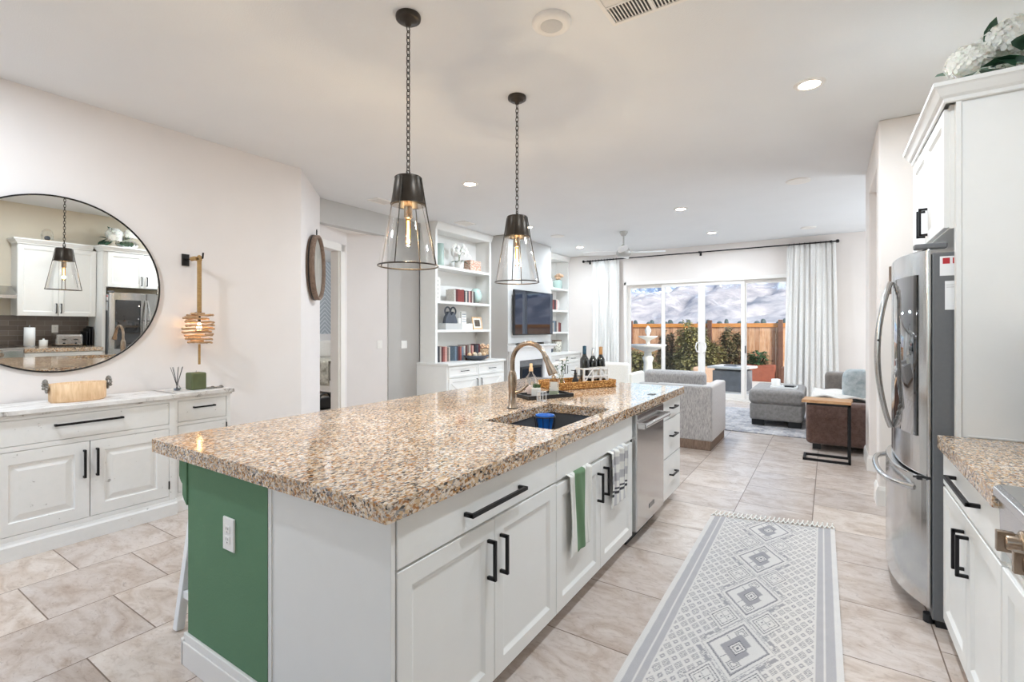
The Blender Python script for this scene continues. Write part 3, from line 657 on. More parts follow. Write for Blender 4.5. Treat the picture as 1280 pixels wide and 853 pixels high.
for j in range(ny + 1):
    for i in range(nx + 1):
        x = -5200 + 7600 * i / nx; y = 1500 + 4700 * j / ny; vs.append((x, y, height(x, y)))
fs = [(j * (nx + 1) + i, j * (nx + 1) + i + 1, (j + 1) * (nx + 1) + i + 1, (j + 1) * (nx + 1) + i) for j in range(ny) for i in range(nx)]
struct('mountains', MB().add(vs, fs, True), 'mountain', recalc=False)
# distant trees over the fence
def far_tree(x, y, h, r, i, parent=None):
    t = thing('distant_tree', 'small haze-coloured tree far away above the cedar fence', 'tree', (x, y, -2.8), 0, 'distant trees on the horizon')
    m = MB(); rnd = random.Random(i)
    for k in range(5):
        m.blob((x + rnd.uniform(-.35, .35) * r, y + rnd.uniform(-.3, .3) * r, -2.8 + h * (.5 + .4 * rnd.random())), (r * 1.2, r * 1.2, h * .45), .9, 10, 7)
    m.build('crown', 'fartree', t); MB().tube([(x, y, -2.9), (x, y, -2.8 + h * .6)], r * .12, 6).build('trunk', 'treebark', t); return t
trees = [far_tree(0, 0, 7.0, 2.0, 1), far_tree(0, 0, 8.6, 1.5, 2), far_tree(0, 0, 6.4, 2.3, 3)]
for tr in trees: index_children(tr)
rnd = random.Random(11)
for i in range(36):
    D = 215 + 34 * (i % 3) + rnd.uniform(-6, 6); ang = -19.5 + 22.5 * (i + rnd.random() * .4) / 36      # degrees left of straight ahead
    p = (D * math.tan(radians(ang)), D, -2.8)
    src = trees[i % 3]
    if i < 3: src.location = p
    else: dup(src, p, rnd.uniform(0, 6))
# cedar fence behind the patio, posts, cap
fy = 16.1
t = thing('garden_fence', 'tall cedar board fence with an orange top rail across the patio', 'fence', (-2, fy, -.15))
m = MB(); x = -9.0; k = 0
while x < 3.6: m.box(x + .002, x + .136, fy + (k % 2) * .004, fy + .02 + (k % 2) * .004, -.15, 1.44); x += .14; k += 1
m.build('boards', 'fence', t)
MB().box(-9.0, 3.6, fy - .03, fy + .06, 1.44, 1.56).build('top_rail', 'cap', t, bevel=.006)
MB().box(-9.0, 3.6, fy + .02, fy + .06, .1, .19).build('lower_rail', 'cap', t)
for px in (-5.62, -3.1, -1.17): MB().box(px - .06, px + .06, fy - .12, fy - .0, -.15, 1.66).build('post', 'fence_post', t, bevel=.005)
def bush(name, label, c, size, n, leafL, mat, stems=6, seed=1, cat='bush', droop=.3, pot=None):
    r = random.Random(seed); t = thing(name, label, cat, (c[0], c[1], c[2])); m = MB()
    for i in range(n):
        th = r.uniform(0, 2 * pi); z = r.random(); rad = sqrt(r.random()) * (1 - .55 * abs(z - .45)) 
        lump = .8 + .35 * noise.noise(Vector((cos(th) * 1.5, sin(th) * 1.5, z * 3 + seed)))
        p = (c[0] + cos(th) * rad * lump * size[0] / 2, c[1] + sin(th) * rad * lump * size[1] / 2, c[2] + .08 * size[2] + z * size[2] * .92 * lump)
        m.leaf(p, (cos(th) + r.uniform(-.7, .7), sin(th) + r.uniform(-.7, .7), r.uniform(-.2, .9)), leafL * r.uniform(.7, 1.3), leafL * .5, droop)
    m.build('foliage', mat, t); s = MB()
    for i in range(stems):
        th = r.uniform(0, 6.28); e = (c[0] + cos(th) * size[0] * .3, c[1] + sin(th) * size[1] * .3, c[2] + size[2] * .75)
        s.tube([(c[0] + cos(th) * .06, c[1] + sin(th) * .06, c[2]), ((c[0] + e[0]) / 2 + cos(th) * .05, (c[1] + e[1]) / 2, c[2] + size[2] * .4), e], .018, 6)
    s.build('stems', 'treebark', t); return t
M['vine'] = plain('autumn_vine_leaf', (150, 144, 92), 0.7, vary=0.4, scale=3)
M['vine2'] = plain('dark_vine_leaf', (118, 108, 74), 0.7, vary=0.45, scale=3)
bush('vine_hedge', 'big tangled olive green vine hedge in front of the fence', (-3.35, 15.2, -.15), (1.7, .9, 1.75), 6500, .13, 'vine', 9, 3)
bush('climbing_vine', 'dark climbing vine on the fence right of the centre door stile', (-2.42, 15.6, -.15), (.8, .5, 1.75), 2600, .12, 'vine2', 5, 5)
bush('olive_bush', 'low olive bush behind the fountain seen in the left door panel', (-4.75, 14.6, -.15), (1.1, .8, 1.05), 2600, .12, 'vine', 6, 8)
bush('leafy_shrub', 'narrow green shrub on the left end of the vine hedge', (-4.25, 15.4, -.15), (.7, .5, 1.5), 2000, .12, 'vine2', 5, 9)
# tiered stone fountain
fx, fyy = -4.05, 12.9
t = thing('fountain', 'white three-tier stone fountain seen through the left door panel', 'fountain', (fx, fyy, -.08))
MB().lathe([(.30, -.08), (.30, 0), (.24, .04), (.16, .1), (.12, .3), (.11, .5), (.15, .62), (.10, .68), (.09, .78)], (fx, fyy, 0), 28).build('pedestal', 'stone', t)
MB().lathe([(.09, .78), (.2, .82), (.42, .90), (.48, .96), (.47, .98), (.40, .95), (.2, .90), (.06, .89)], (fx, fyy, 0), 36).build('lower_basin', 'stone', t)
MB().lathe([(.06, .89), (.05, 1.05), (.08, 1.1), (.22, 1.16), (.26, 1.20), (.24, 1.205), (.12, 1.17), (.05, 1.17)], (fx, fyy, 0), 32).build('upper_basin', 'stone', t)
MB().lathe([(.05, 1.17), (.035, 1.22), (.07, 1.3), (.085, 1.36), (.05, 1.43), (.02, 1.47), (.0, 1.48)], (fx, fyy, 0), 24).build('finial', 'stone', t)
# fire table
def rbox(m, c, sx, sy, z0, z1, a):
    v = []
    for z in (z0, z1):
        for i, j in ((-1, -1), (1, -1), (1, 1), (-1, 1)):
            x = i * sx / 2; y = j * sy / 2; v.append((c[0] + x * cos(a) - y * sin(a), c[1] + x * sin(a) + y * cos(a), z))
    return m.add(v, [(0, 3, 2, 1), (4, 5, 6, 7), (0, 1, 5, 4), (1, 2, 6, 5), (2, 3, 7, 6), (3, 0, 4, 7)])
fc = (-1.95, 12.75); fa = radians(-12)
t = thing('fire_table', 'square grey fire table with a pale slab top on the patio', 'fire table', (fc[0], fc[1], -.08))
rbox(MB(), fc, .68, .68, -.08, .40, fa).build('base', 'slate', t, bevel=.008)
rbox(MB(), fc, .60, .60, .395, .45, fa).build('neck', 'ventdark', t)
rbox(MB(), fc, .86, .86, .45, .50, fa).build('slab_top', 'stone', t, bevel=.008)
rbox(MB(), fc, .3, .3, .50, .525, fa).build('burner_lid', 'slate', t, bevel=.004)
t = thing('planter_box', 'terracotta coloured planter against the fence behind the fire table', 'planter', (-1.55, 15.4, -.08))
MB().box(-2.05, -1.25, 15.2, 15.6, -.08, .38).build('pot', 'terracotta', t, bevel=.02)
bush('potted_greenery', 'rosette of green leaves growing in the terracotta planter', (-1.72, 15.4, .36), (.75, .4, .38), 420, .13, 'leaf', 3, 12, 'plant')
t = thing('planter_box', 'dark brown square planter right of the green potted plant', 'planter', (-.9, 15.3, -.08))
MB().box(-1.1, -.55, 15.1, 15.6, -.08, .34).build('pot', 'fence_post', t, bevel=.02)
tag(MB().box(-3.2, -2.35, 14.2, 14.75, -.1, .32).build('patio_bench', 'peachbox', None, bevel=.04, seg=3), 'peach stucco patio bench behind the centre door stile', 'bench')
tag(MB().blob((-3.5, 13.6, .08), (1.0, .6, .34), .7).build('garden_boulder', 'stone', None), 'pale rounded boulder beside the fountain on the patio', 'rock')
tag(MB().box(-5.7, -4.7, 13.2, 13.5, -.1, .62).build('garden_wall', 'peachbox', None, bevel=.02), 'low pale garden wall left of the fountain', 'garden wall')
# ------------------------------------------------------------------ kitchen island
X_, Y_, Z_ = Vector((1, 0, 0)), Vector((0, 1, 0)), Vector((0, 0, 1))
SHAKER = ((0, 0), (0, .018), (.002, .020), (.058, .020), (.062, .017), (.072, .010), (.076, .009))
SLAB = ((0, 0), (0, .018), (.002, .020))
fx0 = -1.068                                   # carcass front, doors stand 20 mm proud towards the aisle (+x)
isl = thing('kitchen_island', 'long white kitchen island with green end wall carrying the speckled granite top', 'kitchen island', (-1.6, 2.6, 0))
MB().box(-1.70, fx0, 1.0, 1.99, .10, .856).box(-1.70, fx0, 1.99, 3.035, .10, .64).box(-1.70, -1.56, 1.99, 3.035, .64, .856).box(-1.082, fx0, 1.99, 3.035, .64, .856).box(-1.56, -1.082, 2.83, 3.035, .64, .856).box(-1.70, fx0, 3.66, 4.205, .10, .856).box(-1.70, -1.6, 3.0, 3.7, .10, .856).build('carcass', 'white', isl)
MB().box(-1.66, -1.125, 1.02, 4.19, 0, .10).build('toe_kick', 'white', isl)
MB().panel((-1.66, 1.0, .0), X_, Z_, -1.052 + 1.66, .856, ((0, 0), (0, .016), (.001, .017))).build('end_panel', 'white', isl, bevel=.001)
MB().box(-1.665, -1.645, .978, .985, 0, .856).build('corner_trim', 'white', isl)
# green pony wall and its stepped cap under the overhang
pony = MB().box(-2.25, -1.665, .975, 1.03, 0, .856).box(-1.80, -1.70, 1.07, 4.2, 0, .856)
pony.build('pony_wall', 'green', isl)
cp = MB(); prof = [(-2.25, .66), (-2.25, .856), (-2.315, .856), (-2.318, .775), (-2.300, .752), (-2.288, .745), (-2.288, .700), (-2.275, .682)]
cp.prism(prof, .968, 1.037, 'y'); cp.build('wall_cap', 'green', isl, bevel=.003)
vs = []
MB().prism([(-2.262, 0), (-2.262, .13), (-1.665, .13), (-1.665, 0)], .962, .975, 'y').prism([(-2.262, .0), (-2.262, .10), (-1.665, .10), (-1.665, 0)], .955, .962, 'y').box(-2.27, -2.25, .955, 1.035, 0, .11).build('baseboard', 'trim', isl, bevel=.004, seg=2)
def door(parent, O, U, w, h, name='door', prof=SHAKER, mat='white', bevel=0): return MB().panel(O, U, Z_, w, h, prof).build(name, mat, parent)
zt, zb = .690, .085
g = .0025
dr = door(isl, (fx0, 1.005, .698), Y_, .98, .150, 'drawer', SLAB); bar_handle(dr, (fx0 + .02, 1.31, .763), (fx0 + .02, 1.67, .763), X_, .034, .014)
d1 = door(isl, (fx0, 1.005, zb), Y_, .489, zt - zb); bar_handle(d1, (fx0 + .02, 1.452, .482), (fx0 + .02, 1.452, .628), X_)
d2 = door(isl, (fx0, 1.005 + .489 + g, zb), Y_, .489, zt - zb); bar_handle(d2, (fx0 + .02, 1.532, .474), (fx0 + .02, 1.532, .622), X_)
door(isl, (fx0, 1.990, .698), Y_, 1.025, .150, 'false_front', SLAB)
d3 = door(isl, (fx0, 1.990, zb), Y_, .511, zt - zb - .012); bar_handle(d3, (fx0 + .02, 2.462, .465), (fx0 + .02, 2.462, .622), X_)
d4 = door(isl, (fx0, 2.504, zb), Y_, .511, zt - zb - .012); bar_handle(d4, (fx0 + .02, 2.545, .480), (fx0 + .02, 2.545, .636), X_)
for z0, h in ((.698, .150), (.405, .285), (.085, .312)):
    q = door(isl, (fx0, 3.70, z0), Y_, .50, h, 'drawer', SLAB); bar_handle(q, (fx0 + .02, 3.87, z0 + h * .55), (fx0 + .02, 4.03, z0 + h * .55), X_, .03, .012)
# granite top with sink cut-out and eased edge
CT0, CT1 = .858, .914
gt = thing('granite_countertop', 'polished beige and brown speckled granite top of the kitchen island', 'countertop', (-1.76, 2.58, CT0))
def slab(outer, holes, z0, z1, name, mat, parent, bevel=.006):
    bm = bmesh.new(); rings = [[bm.verts.new((x, y, z1)) for x, y in pl] for pl in [outer] + holes]; es = []
    for r in rings: es += [bm.edges.new((r[i], r[(i + 1) % len(r)])) for i in range(len(r))]
    bmesh.ops.triangle_fill(bm, use_beauty=True, use_dissolve=False, edges=es)
    top = bm.faces[:]; 
    ext = bmesh.ops.extrude_face_region(bm, geom=top); vv = [e for e in ext['geom'] if isinstance(e, bmesh.types.BMVert)]
    for v in vv: v.co.z = z0
    bmesh.ops.recalc_face_normals(bm, faces=bm.faces)
    me = bpy.data.meshes.new(name); bm.to_mesh(me); bm.free(); me.transform(MW(parent).inverted()); me.materials.append(M[mat])
    o = bpy.data.objects.new(name, me); C.objects.link(o); o.parent = parent; WM[o.name] = MW(parent)
    md = o.modifiers.new('bevel', 'BEVEL'); md.width = bevel; md.segments = 3; md.limit_method = 'ANGLE'; md.angle_limit = radians(50); return o
def rrect(x0, x1, y0, y1, r, n=5):
    p = []
    for cx, cy, a0 in ((x1 - r, y0 + r, -90), (x1 - r, y1 - r, 0), (x0 + r, y1 - r, 90), (x0 + r, y0 + r, 180)):
        for i in range(n + 1): a = radians(a0 + 90 * i / n); p.append((cx + r * cos(a), cy + r * sin(a)))
    return p
SX0, SX1, SY0, SY1 = -1.525, -1.105, 2.075, 2.795
slab(rrect(-2.506, -1.02, .938, 4.235, .008, 3), [rrect(SX0, SX1, SY0, SY1, .02, 3)], CT0, CT1, 'stone_slab', 'granite', gt)
# sink bowl
sk = thing('kitchen_sink', 'grey undermount single bowl sink set in the island granite', 'sink', (-1.31, 2.43, .66))
m = MB(); a, b, c, dd = SX0 - .012, SX1 + .012, SY0 - .012, SY1 + .012; zf = .665; w_ = .004
m.box(a, b, c, dd, zf - .004, zf).box(a, a + w_, c, dd, zf, CT0 - .001).box(b - w_, b, c, dd, zf, CT0 - .001).box(a, b, c, c + w_, zf, CT0 - .001).box(a, b, dd - w_, dd, zf, CT0 - .001)
m.build('bowl', 'sinksteel', sk, bevel=.002); MB().lathe([(.045, .0), (.045, .004), (.03, .002), (0, .002)], (-1.32, 2.44, zf), 24).build('drain', 'steel', sk)
# faucet
fb = Vector((-1.62, 2.5, CT1))
t = thing('kitchen_faucet', 'brushed bronze gooseneck faucet with pull-down head behind the sink', 'faucet', fb)
MB().lathe([(.031, 0), (.031, .008), (.026, .012), (.024, .10), (.027, .13), (.027, .19), (.022, .215), (.016, .23)], fb, 24).build('body', 'nickel', t)
ax_, az_ = fb.x + .118, 1.195
pts = [(fb.x, fb.y, 1.12), (fb.x, fb.y, 1.16)] + [(p[0], fb.y, p[2]) for p in arc((ax_, fb.y, az_), .118, 180, 22, 16)]
MB().tube(pts, .0145, 14).build('gooseneck', 'nickel', t)
e0 = Vector(pts[-1]); e1 = e0 + (Vector(pts[-1]) - Vector(pts[-2])).normalized() * .115
MB().tube([e0, e0 + (e1 - e0) * .06, e0 + (e1 - e0) * .12, e0 + (e1 - e0) * .35, e0 + (e1 - e0) * .8, e1], lambda k: [.0165, .018, .017, .018, .0255, .027][min(5, round(k * 5))], 18).build('spray_head', 'nickel', t)
MB().tube([(fb.x + .022, fb.y, 1.01), (fb.x + .05, fb.y + .01, 1.02), (fb.x + .105, fb.y + .015, 1.065)], lambda k: .011 - .004 * k, 10).build('lever', 'nickel', t)
MB().lathe([(.036, 0), (.036, .004), (.031, .005)], fb, 24).build('base_ring', 'blackp', t)
# blue basket in the sink
bb = Vector((-1.41, 2.53, .85))
t = thing('sink_caddy', 'bright blue scrub caddy in a black wire holder inside the sink', 'sink caddy', (bb.x, bb.y, .667))
MB().open_lathe([(.036, -.06), (.044, -.02), (.054, .035), (.056, .04), (.052, .036), (.040, -.02), (.0, -.056)], bb, 20).build('cup', 'bluebasket', t)
m = MB(); m.ring(bb + Vector((0, 0, .03)), .062, .003); m.ring(bb + Vector((0, 0, -.05)), .052, .003)
for k in range(10):
    a = 2 * pi * k / 10; m.tube([(bb.x + .062 * cos(a), bb.y + .062 * sin(a), .88), (bb.x + .050 * cos(a), bb.y + .050 * sin(a), .79)], .002, 5)
m.tube([(bb.x, bb.y, .667), (bb.x, bb.y, .795)], .006, 6); m.ring((bb.x, bb.y, .669), .03, .003)
m.build('wire_holder', 'blackp', t)
# dishwasher
dw = thing('dishwasher', 'stainless steel dishwasher built into the island between sink cabinet and drawers', 'dishwasher', (-1.3, 3.35, .1))
MB().box(-1.59, -1.062, 3.045, 3.65, .105, .85).build('tub', 'steel_dark', dw)
MB().panel((-1.062, 3.048, .095), Y_, Z_, .60, .752, ((0, 0), (0, .03), (.004, .034))).build('door', 'steel', dw)
h = MB(); h.tube([(-.985, 3.07, .775), (-.985, 3.63, .775)], .014, 12)
for yy in (3.075, 3.625): h.bar((-1.03, yy, .775), (-.98, yy, .775), .03, .035)
h.build('handle', 'steel', dw, bevel=.002)
MB().panel((-1.028, 3.30, .175), Y_, Z_, .11, .03, ((0, 0), (0, .002), (.002, .003), (.004, .0015))).build('badge', 'steel_dark', dw)
MB().box(-1.5, -1.10, 3.05, 3.65, .0, .095).build('kick_plate', 'blackp', dw)
# outlet on the green wall
plate('power_outlet', 'white double power outlet on the green island end wall', (-1.915, .974, .617), (1, 0, 0), .078, .125, 1, cat='power outlet', kind='outlet', out=.007)

def towel(name, label, y0, y1, ztop, zbot, pat, mat, folds=3, amp=.008, back=.12):
    """cloth folded over the top of a door: hangs in front (x+) with folds, short tail behind"""
    t = thing(name, label, 'towel', (fx0 + .03, (y0 + y1) / 2, zbot)); nu, nv = 60, 80; xf = fx0 + .02
    def f(u, v):
        y = y0 + (y1 - y0) * u; s = v * (ztop - zbot + .03 + back)
        k = min(1, s / .1); wv = amp * sin(u * pi * 2 * folds + .6) * (.25 + .75 * k) + .003 * sin(u * 23 + s * 12); y += .008 * sin(s * 9 + u * 3)
        L = ztop - zbot
        if s < L: return (xf + .012 + amp + wv, y, zbot + s)
        q = (s - L) / .03
        if q < 1: a = q * pi; return (xf - .007 + (.019 + amp + wv * (1 - q)) * cos(a) * (1 if a < pi / 2 else .9), y, ztop + .010 * sin(a))
        return (xf - .026, y, ztop - (s - L - .03))
    o = sheet(f, nu, nv); 
    ob = o.build('cloth', mat, t, solid=.003)
    at = ob.data.color_attributes.new('pattern', 'FLOAT_COLOR', 'POINT'); buf = []
    for j in range(nv + 1):
        for i in range(nu + 1): buf += list(pat(i / nu, j / nv))
    at.data.foreach_set('color', buf); return t
Wt = rgb(238, 236, 230); Gt = rgb(112, 142, 108); Gy = rgb(166, 164, 166); Dk = rgb(60, 60, 66)
def pat_green(u, v):
    if .30 < u < .72: return Gt
    return Wt if not (abs(u - .12) < .03 or abs(u - .86) < .02) else rgb(214, 212, 206)
def pat_plaid(u, v):
    if .16 < v < .20 or .215 < v < .25: return Dk
    a = int(u * 7) % 2; b = int(v * 9) % 2
    if v > .27: return rgb(150, 148, 152) if a and b else (rgb(196, 194, 196) if a or b else Wt)
    return Wt if not a else rgb(204, 202, 204)
towel('dish_towel', 'white hand towel with wide green stripe over the left sink door', 2.09, 2.33, .692, .31, pat_green, M['pattern'], 2, .007, .08)
towel('dish_towel', 'grey and white plaid towel over the right sink door', 2.60, 2.86, .692, .385, pat_plaid, M['pattern'], 3, .010, .08)
tag(MB().box(-1.09, -1.075, 3.55, 3.62, CT1, CT1 + .003).box(-1.12, -1.085, 3.545, 3.625, CT1, CT1 + .0015).build('counter_clip', 'blackp', None), 'tiny dark clip lying on the granite above the dishwasher', 'clip')

# bar stool under the overhang
def stool(c):
    t = thing('bar_stool', 'white wooden stool tucked behind the green island wall', 'stool', (c[0], c[1], 0)); zs = .60
    MB().box(c[0] - .19, c[0] + .19, c[1] - .17, c[1] + .17, zs - .03, zs).build('seat', 'white2', t, bevel=.012, seg=3)
    for i, j in ((-1, -1), (1, -1), (1, 1), (-1, 1)):
        MB().bar((c[0] + i * .145, c[1] + j * .125, zs - .03), (c[0] + i * .135, c[1] + j * .205, 0.0), .036, .036).build('leg', 'white2', t, bevel=.003)
    for z, k, kx in ((.16, .18, .137), (.34, .158, .14)):
        for j in (-1, 1): MB().bar((c[0] - kx, c[1] + j * k, z), (c[0] + kx, c[1] + j * k, z), .022, .035).build('stretcher', 'white2', t, bevel=.002)
        for i in (-1, 1): MB().bar((c[0] + i * kx, c[1] - k, z + .05), (c[0] + i * kx, c[1] + k, z + .05), .022, .035).build('stretcher', 'white2', t, bevel=.002)
stool((-2.405, 1.265))

# ------------------------------------------------------------------ objects on the island
def yaw(v, a, c):
    x = v[0] - c[0]; y = v[1] - c[1]; return (c[0] + x * cos(a) - y * sin(a), c[1] + x * sin(a) + y * cos(a), v[2])
ty = CT1
tc_ = Vector((-1.70, 3.04, ty)); ta = radians(-27)
RT = lambda c, a: Matrix.Translation(c) @ Matrix.Rotation(a, 4, 'Z')
t = thing('serving_tray', 'low black tray beside the faucet holding soap bottles', 'tray', tc_, 0)
m = MB(); m.M = RT(tc_, radians(-28)); m.box(-.10, .10, -.185, .185, 0, .012)
for q in ((-.10, -.09, -.185, .185), (.09, .10, -.185, .185), (-.10, .10, -.185, -.175), (-.10, .10, .175, .185)): m.box(*q, .012, .026)
m.build('tray_body', 'blackp', t, bevel=.002)
def bottle(name, label, c, prof, liquid, lprof, mat='clear', cap=None, n=22, lab=None, cat='bottle'):
    t = thing(name, label, cat, c)
    MB().open_lathe(prof, c, n).build('bottle_body', mat, t)
    if liquid: MB().lathe(lprof, c, n).build('contents', liquid, t)
    if cap: MB().lathe(cap[0], c, 16).build('cap', cap[1], t)
    if lab: MB().open_lathe(lab, c, n).build('label', 'label', t)
    return t
zt_ = ty + .0125
bottle('soap_bottle', 'rounded clear bottle of pale pink soap left on the black tray', (-1.81, 3.04, zt_), [(.0, 0), (.040, 0), (.043, .01), (.043, .10), (.036, .125), (.016, .15), (.014, .17)], 'soap', [(.039, .003), (.040, .06), (.0, .061)], cap=([(.015, .165), (.015, .19), (.011, .195), (.011, .22), (.0, .222)], 'bowlwood'))
t = thing('soap_dispenser', 'square clear pump bottle with white label right on the black tray', 'soap dispenser', (-1.655, 3.10, zt_)); c = Vector((-1.655, 3.10, zt_))
m = MB(); m.M = RT(c, .5); m.box(-.035, .035, -.035, .035, 0, .115); m.build('bottle_body', 'clear', t, bevel=.008, seg=3)
m = MB(); m.M = RT(c, .5); m.box(-.032, .032, -.032, .032, .003, .05); m.build('contents', 'soap2', t, bevel=.004)
m = MB(); m.M = RT(c, .5); m.box(-.027, .027, -.0365, -.0355, .03, .095).box(.0355, .0365, -.027, .027, .03, .095); m.build('label', 'label', t)
MB().lathe([(.016, .115), (.016, .135), (.008, .137), (.008, .16), (.014, .162), (.014, .175), (0, .176)], c, 16).tube([c + Vector((0, 0, .168)), c + Vector((.035, -.02, .166)), c + Vector((.04, -.023, .155))], .004, 8).build('pump', 'nickel', t)
t = thing('succulent_pot', 'small white square pot with short green grass on the black tray', 'plant', (-1.735, 2.985, zt_)); c = Vector((-1.735, 2.985, zt_))
m = MB(); m.M = RT(c, .5); m.box(-.032, .032, -.032, .032, 0, .055); m.build('pot', 'ceramic', t, bevel=.004)
m = MB(); rr = random.Random(3)
for k in range(70): a = rr.uniform(0, 6.28); m.leaf(c + Vector((rr.uniform(-.022, .022), rr.uniform(-.022, .022), .053)), (cos(a) * .5, sin(a) * .5, 1.2), rr.uniform(.025, .045), .005, .1)
m.build('grass_blades', 'leaf', t)
t = thing('drinking_glass', 'short clear glass at the back left of the black tray', 'glass', (-1.87, 3.20, zt_)); MB().open_lathe([(0, 0.002), (.028, .002), (.033, .07), (.031, .07), (.027, .008), (0, .008)], (-1.87, 3.20, zt_)).build('glass_body', 'clear', t)
t = thing('glass_jar', 'tiny clear glass cube with metal frame in front of the tray', 'jar', (-1.62, 2.86, ty)); c = Vector((-1.62, 2.86, ty))
m = MB()
for i in (-1, 1):
    for j in (-1, 1): m.bar(c + Vector((i * .022, j * .022, 0)), c + Vector((i * .022, j * .022, .062)), .004)
    for z in (.002, .062): m.bar(c + Vector((-.024, i * .022, z)), c + Vector((.024, i * .022, z)), .004); m.bar(c + Vector((i * .022, -.024, z)), c + Vector((i * .022, .024, z)), .004)
m.build('frame', 'foil_silver', t); MB().box(c.x - .019, c.x + .019, c.y - .019, c.y + .019, ty + .003, ty + .058).build('glass_body', 'clear', t)
# wicker tray
wc = Vector((-1.80, 3.98, ty)); wa = radians(-23.5) 
WT = RT(wc, radians(-27 + 0))
t = thing('wicker_tray', 'long golden wicker tray on the far end of the island', 'tray', wc)
d_ = Vector((.47, .88, 0)).normalized()   # long direction
wl, ww = .58, .30
Wm = RT(Vector((-1.76, 3.71, ty)), math.atan2(.471, .248) - pi / 2)
m = MB(); m.M = Wm; m.box(-ww / 2, ww / 2, -wl / 2, wl / 2, 0, .012); m.build('tray_base', 'wicker', t)
m = MB(); m.M = Wm
for z in (.012, .026, .040, .054):
    o_ = .004 * (z / .05); m.tube([(x, y, z) for x, y in rrect(-ww / 2 - o_, ww / 2 + o_, -wl / 2 - o_, wl / 2 + o_, .03, 4)], .0085, 7, closed=True)
m.build('tray_rim', 'wicker', t)
def onW(x, y, z=.012): return Wm @ Vector((x, y, z))
def wine(label, c, foil, lab, h=.30):
    t = thing('wine_bottle', label, 'wine bottle', c); s = h / .30
    MB().lathe([(.034, 0), (.037, .005), (.037, .18 * s), (.034, .20 * s), (.018, .225 * s), (.0145, .24 * s), (.0145, .285 * s), (.0, .285 * s)], c, 24).build('bottle_body', 'winebottle', t)
    MB().lathe([(.0155, .235 * s), (.0155, .298 * s), (.0, .30 * s)], c, 20).build('foil_capsule', foil, t)
    MB().open_lathe([(.0375, .05), (.0375, .15)], c, 24).build('label', lab, t)
wine('dark wine bottle with a blue foil neck, leftmost in the white caddy', onW(.0, .075), 'foil_blue', 'winebottle', .33)
wine('dark wine bottle with a silver foil neck, middle one in the white caddy', onW(.0, .165), 'foil_silver', 'label', .31)
wine('dark wine bottle with a copper foil neck, rightmost in the white caddy', onW(.0, .25), 'foil_gold', 'label', .32)
# white lattice bottle caddy
t = thing('bottle_caddy', 'white painted wooden bottle caddy with crossed slats on the wicker tray', 'bottle caddy', onW(.02, .12))
m = MB(); m.M = Wm
for x in (-.05, .05):
    for z in (.025, .085, .15): m.bar((x, .03, z), (x, .285, z), .009, .016)
    for y in (.03, .12, .205, .285): m.bar((x, y, .012), (x, y, .155), .012, .016)
    m.bar((x, .03, .03), (x, .12, .145), .006, .01); m.bar((x, .205, .145), (x, .285, .03), .006, .01)
for y in (.03, .285):
    for z in (.025, .15): m.bar((-.05, y, z), (.05, y, z), .006, .012)
m.build('slats', 'white2', t)
m = MB(); m.M = Wm; m.tube([(-.05, .285, .10), (-.03, .30, .13), (.03, .30, .13), (.05, .285, .10)], .005, 8); m.build('carry_handle', 'white2', t)
# black pepper-mill shape / stopper
c = onW(.04, -.05)
t = thing('oil_bottle', 'small black bottle with spout left of the wine caddy', 'bottle', c)
MB().lathe([(.026, 0), (.028, .004), (.026, .05), (.014, .075), (.011, .1), (.014, .105), (.010, .11), (.008, .135), (.0, .137)], c, 20).build('bottle_body', 'blackp', t)
MB().tube([c + Vector((0, 0, .128)), c + Vector((-.03, -.02, .132))], .0035, 6).build('spout', 'blackp', t)
# rose in a little bottle vase
c = onW(.06, -.20)
t = thing('bud_vase', 'small clear vase holding cream roses left of the wine bottles', 'vase', c)
MB().open_lathe([(0, .001), (.022, .001), (.026, .02), (.024, .055), (.012, .075), (.012, .095), (.016, .1)], c, 20).build('vase_body', 'clear', t)
t = thing('rose_stems', 'cream roses with green leaves standing in the small clear vase', 'flowers', c)
m = MB(); lf = MB(); pt = MB(); rr = random.Random(5)
def rose(mb, c, r, seed):
    q = random.Random(seed)
    for lay in range(4):
        n = 4 + lay
        for k in range(n):
            a = 2 * pi * k / n + lay * .6; tilt = .25 + lay * .35; d = Vector((cos(a) * sin(tilt), sin(a) * sin(tilt), cos(tilt)))
            mb.blob(Vector(c) + d * r * (.25 + .16 * lay), (r * (.5 + .15 * lay), r * (.5 + .15 * lay), r * .5), 1.0, 8, 6)
for k, (dx, dy, hh, fl) in enumerate(((-.05, -.015, .18, 1), (.0, .02, .22, 1), (.035, .03, .25, 0), (-.085, .0, .13, 0), (.02, -.035, .17, 0))):
    p0 = c + Vector((0, 0, .01)); p1 = c + Vector((dx * .3, dy * .3, .1)); p2 = c + Vector((dx, dy, hh)); m.tube([p0, p1, p2], .0018, 5)
    for q in range(9):
        tt = rr.uniform(.4, 1); lf.leaf(p1 + (p2 - p1) * tt, (rr.uniform(-1, 1), rr.uniform(-1, 1), rr.uniform(-.2, .8)), .03, .018, .2)
    if fl: rose(pt, p2, .024, k)
m.build('stems', 'stem', t); lf.build('leaves', 'leaf', t); pt.build('blooms', 'petal', t)

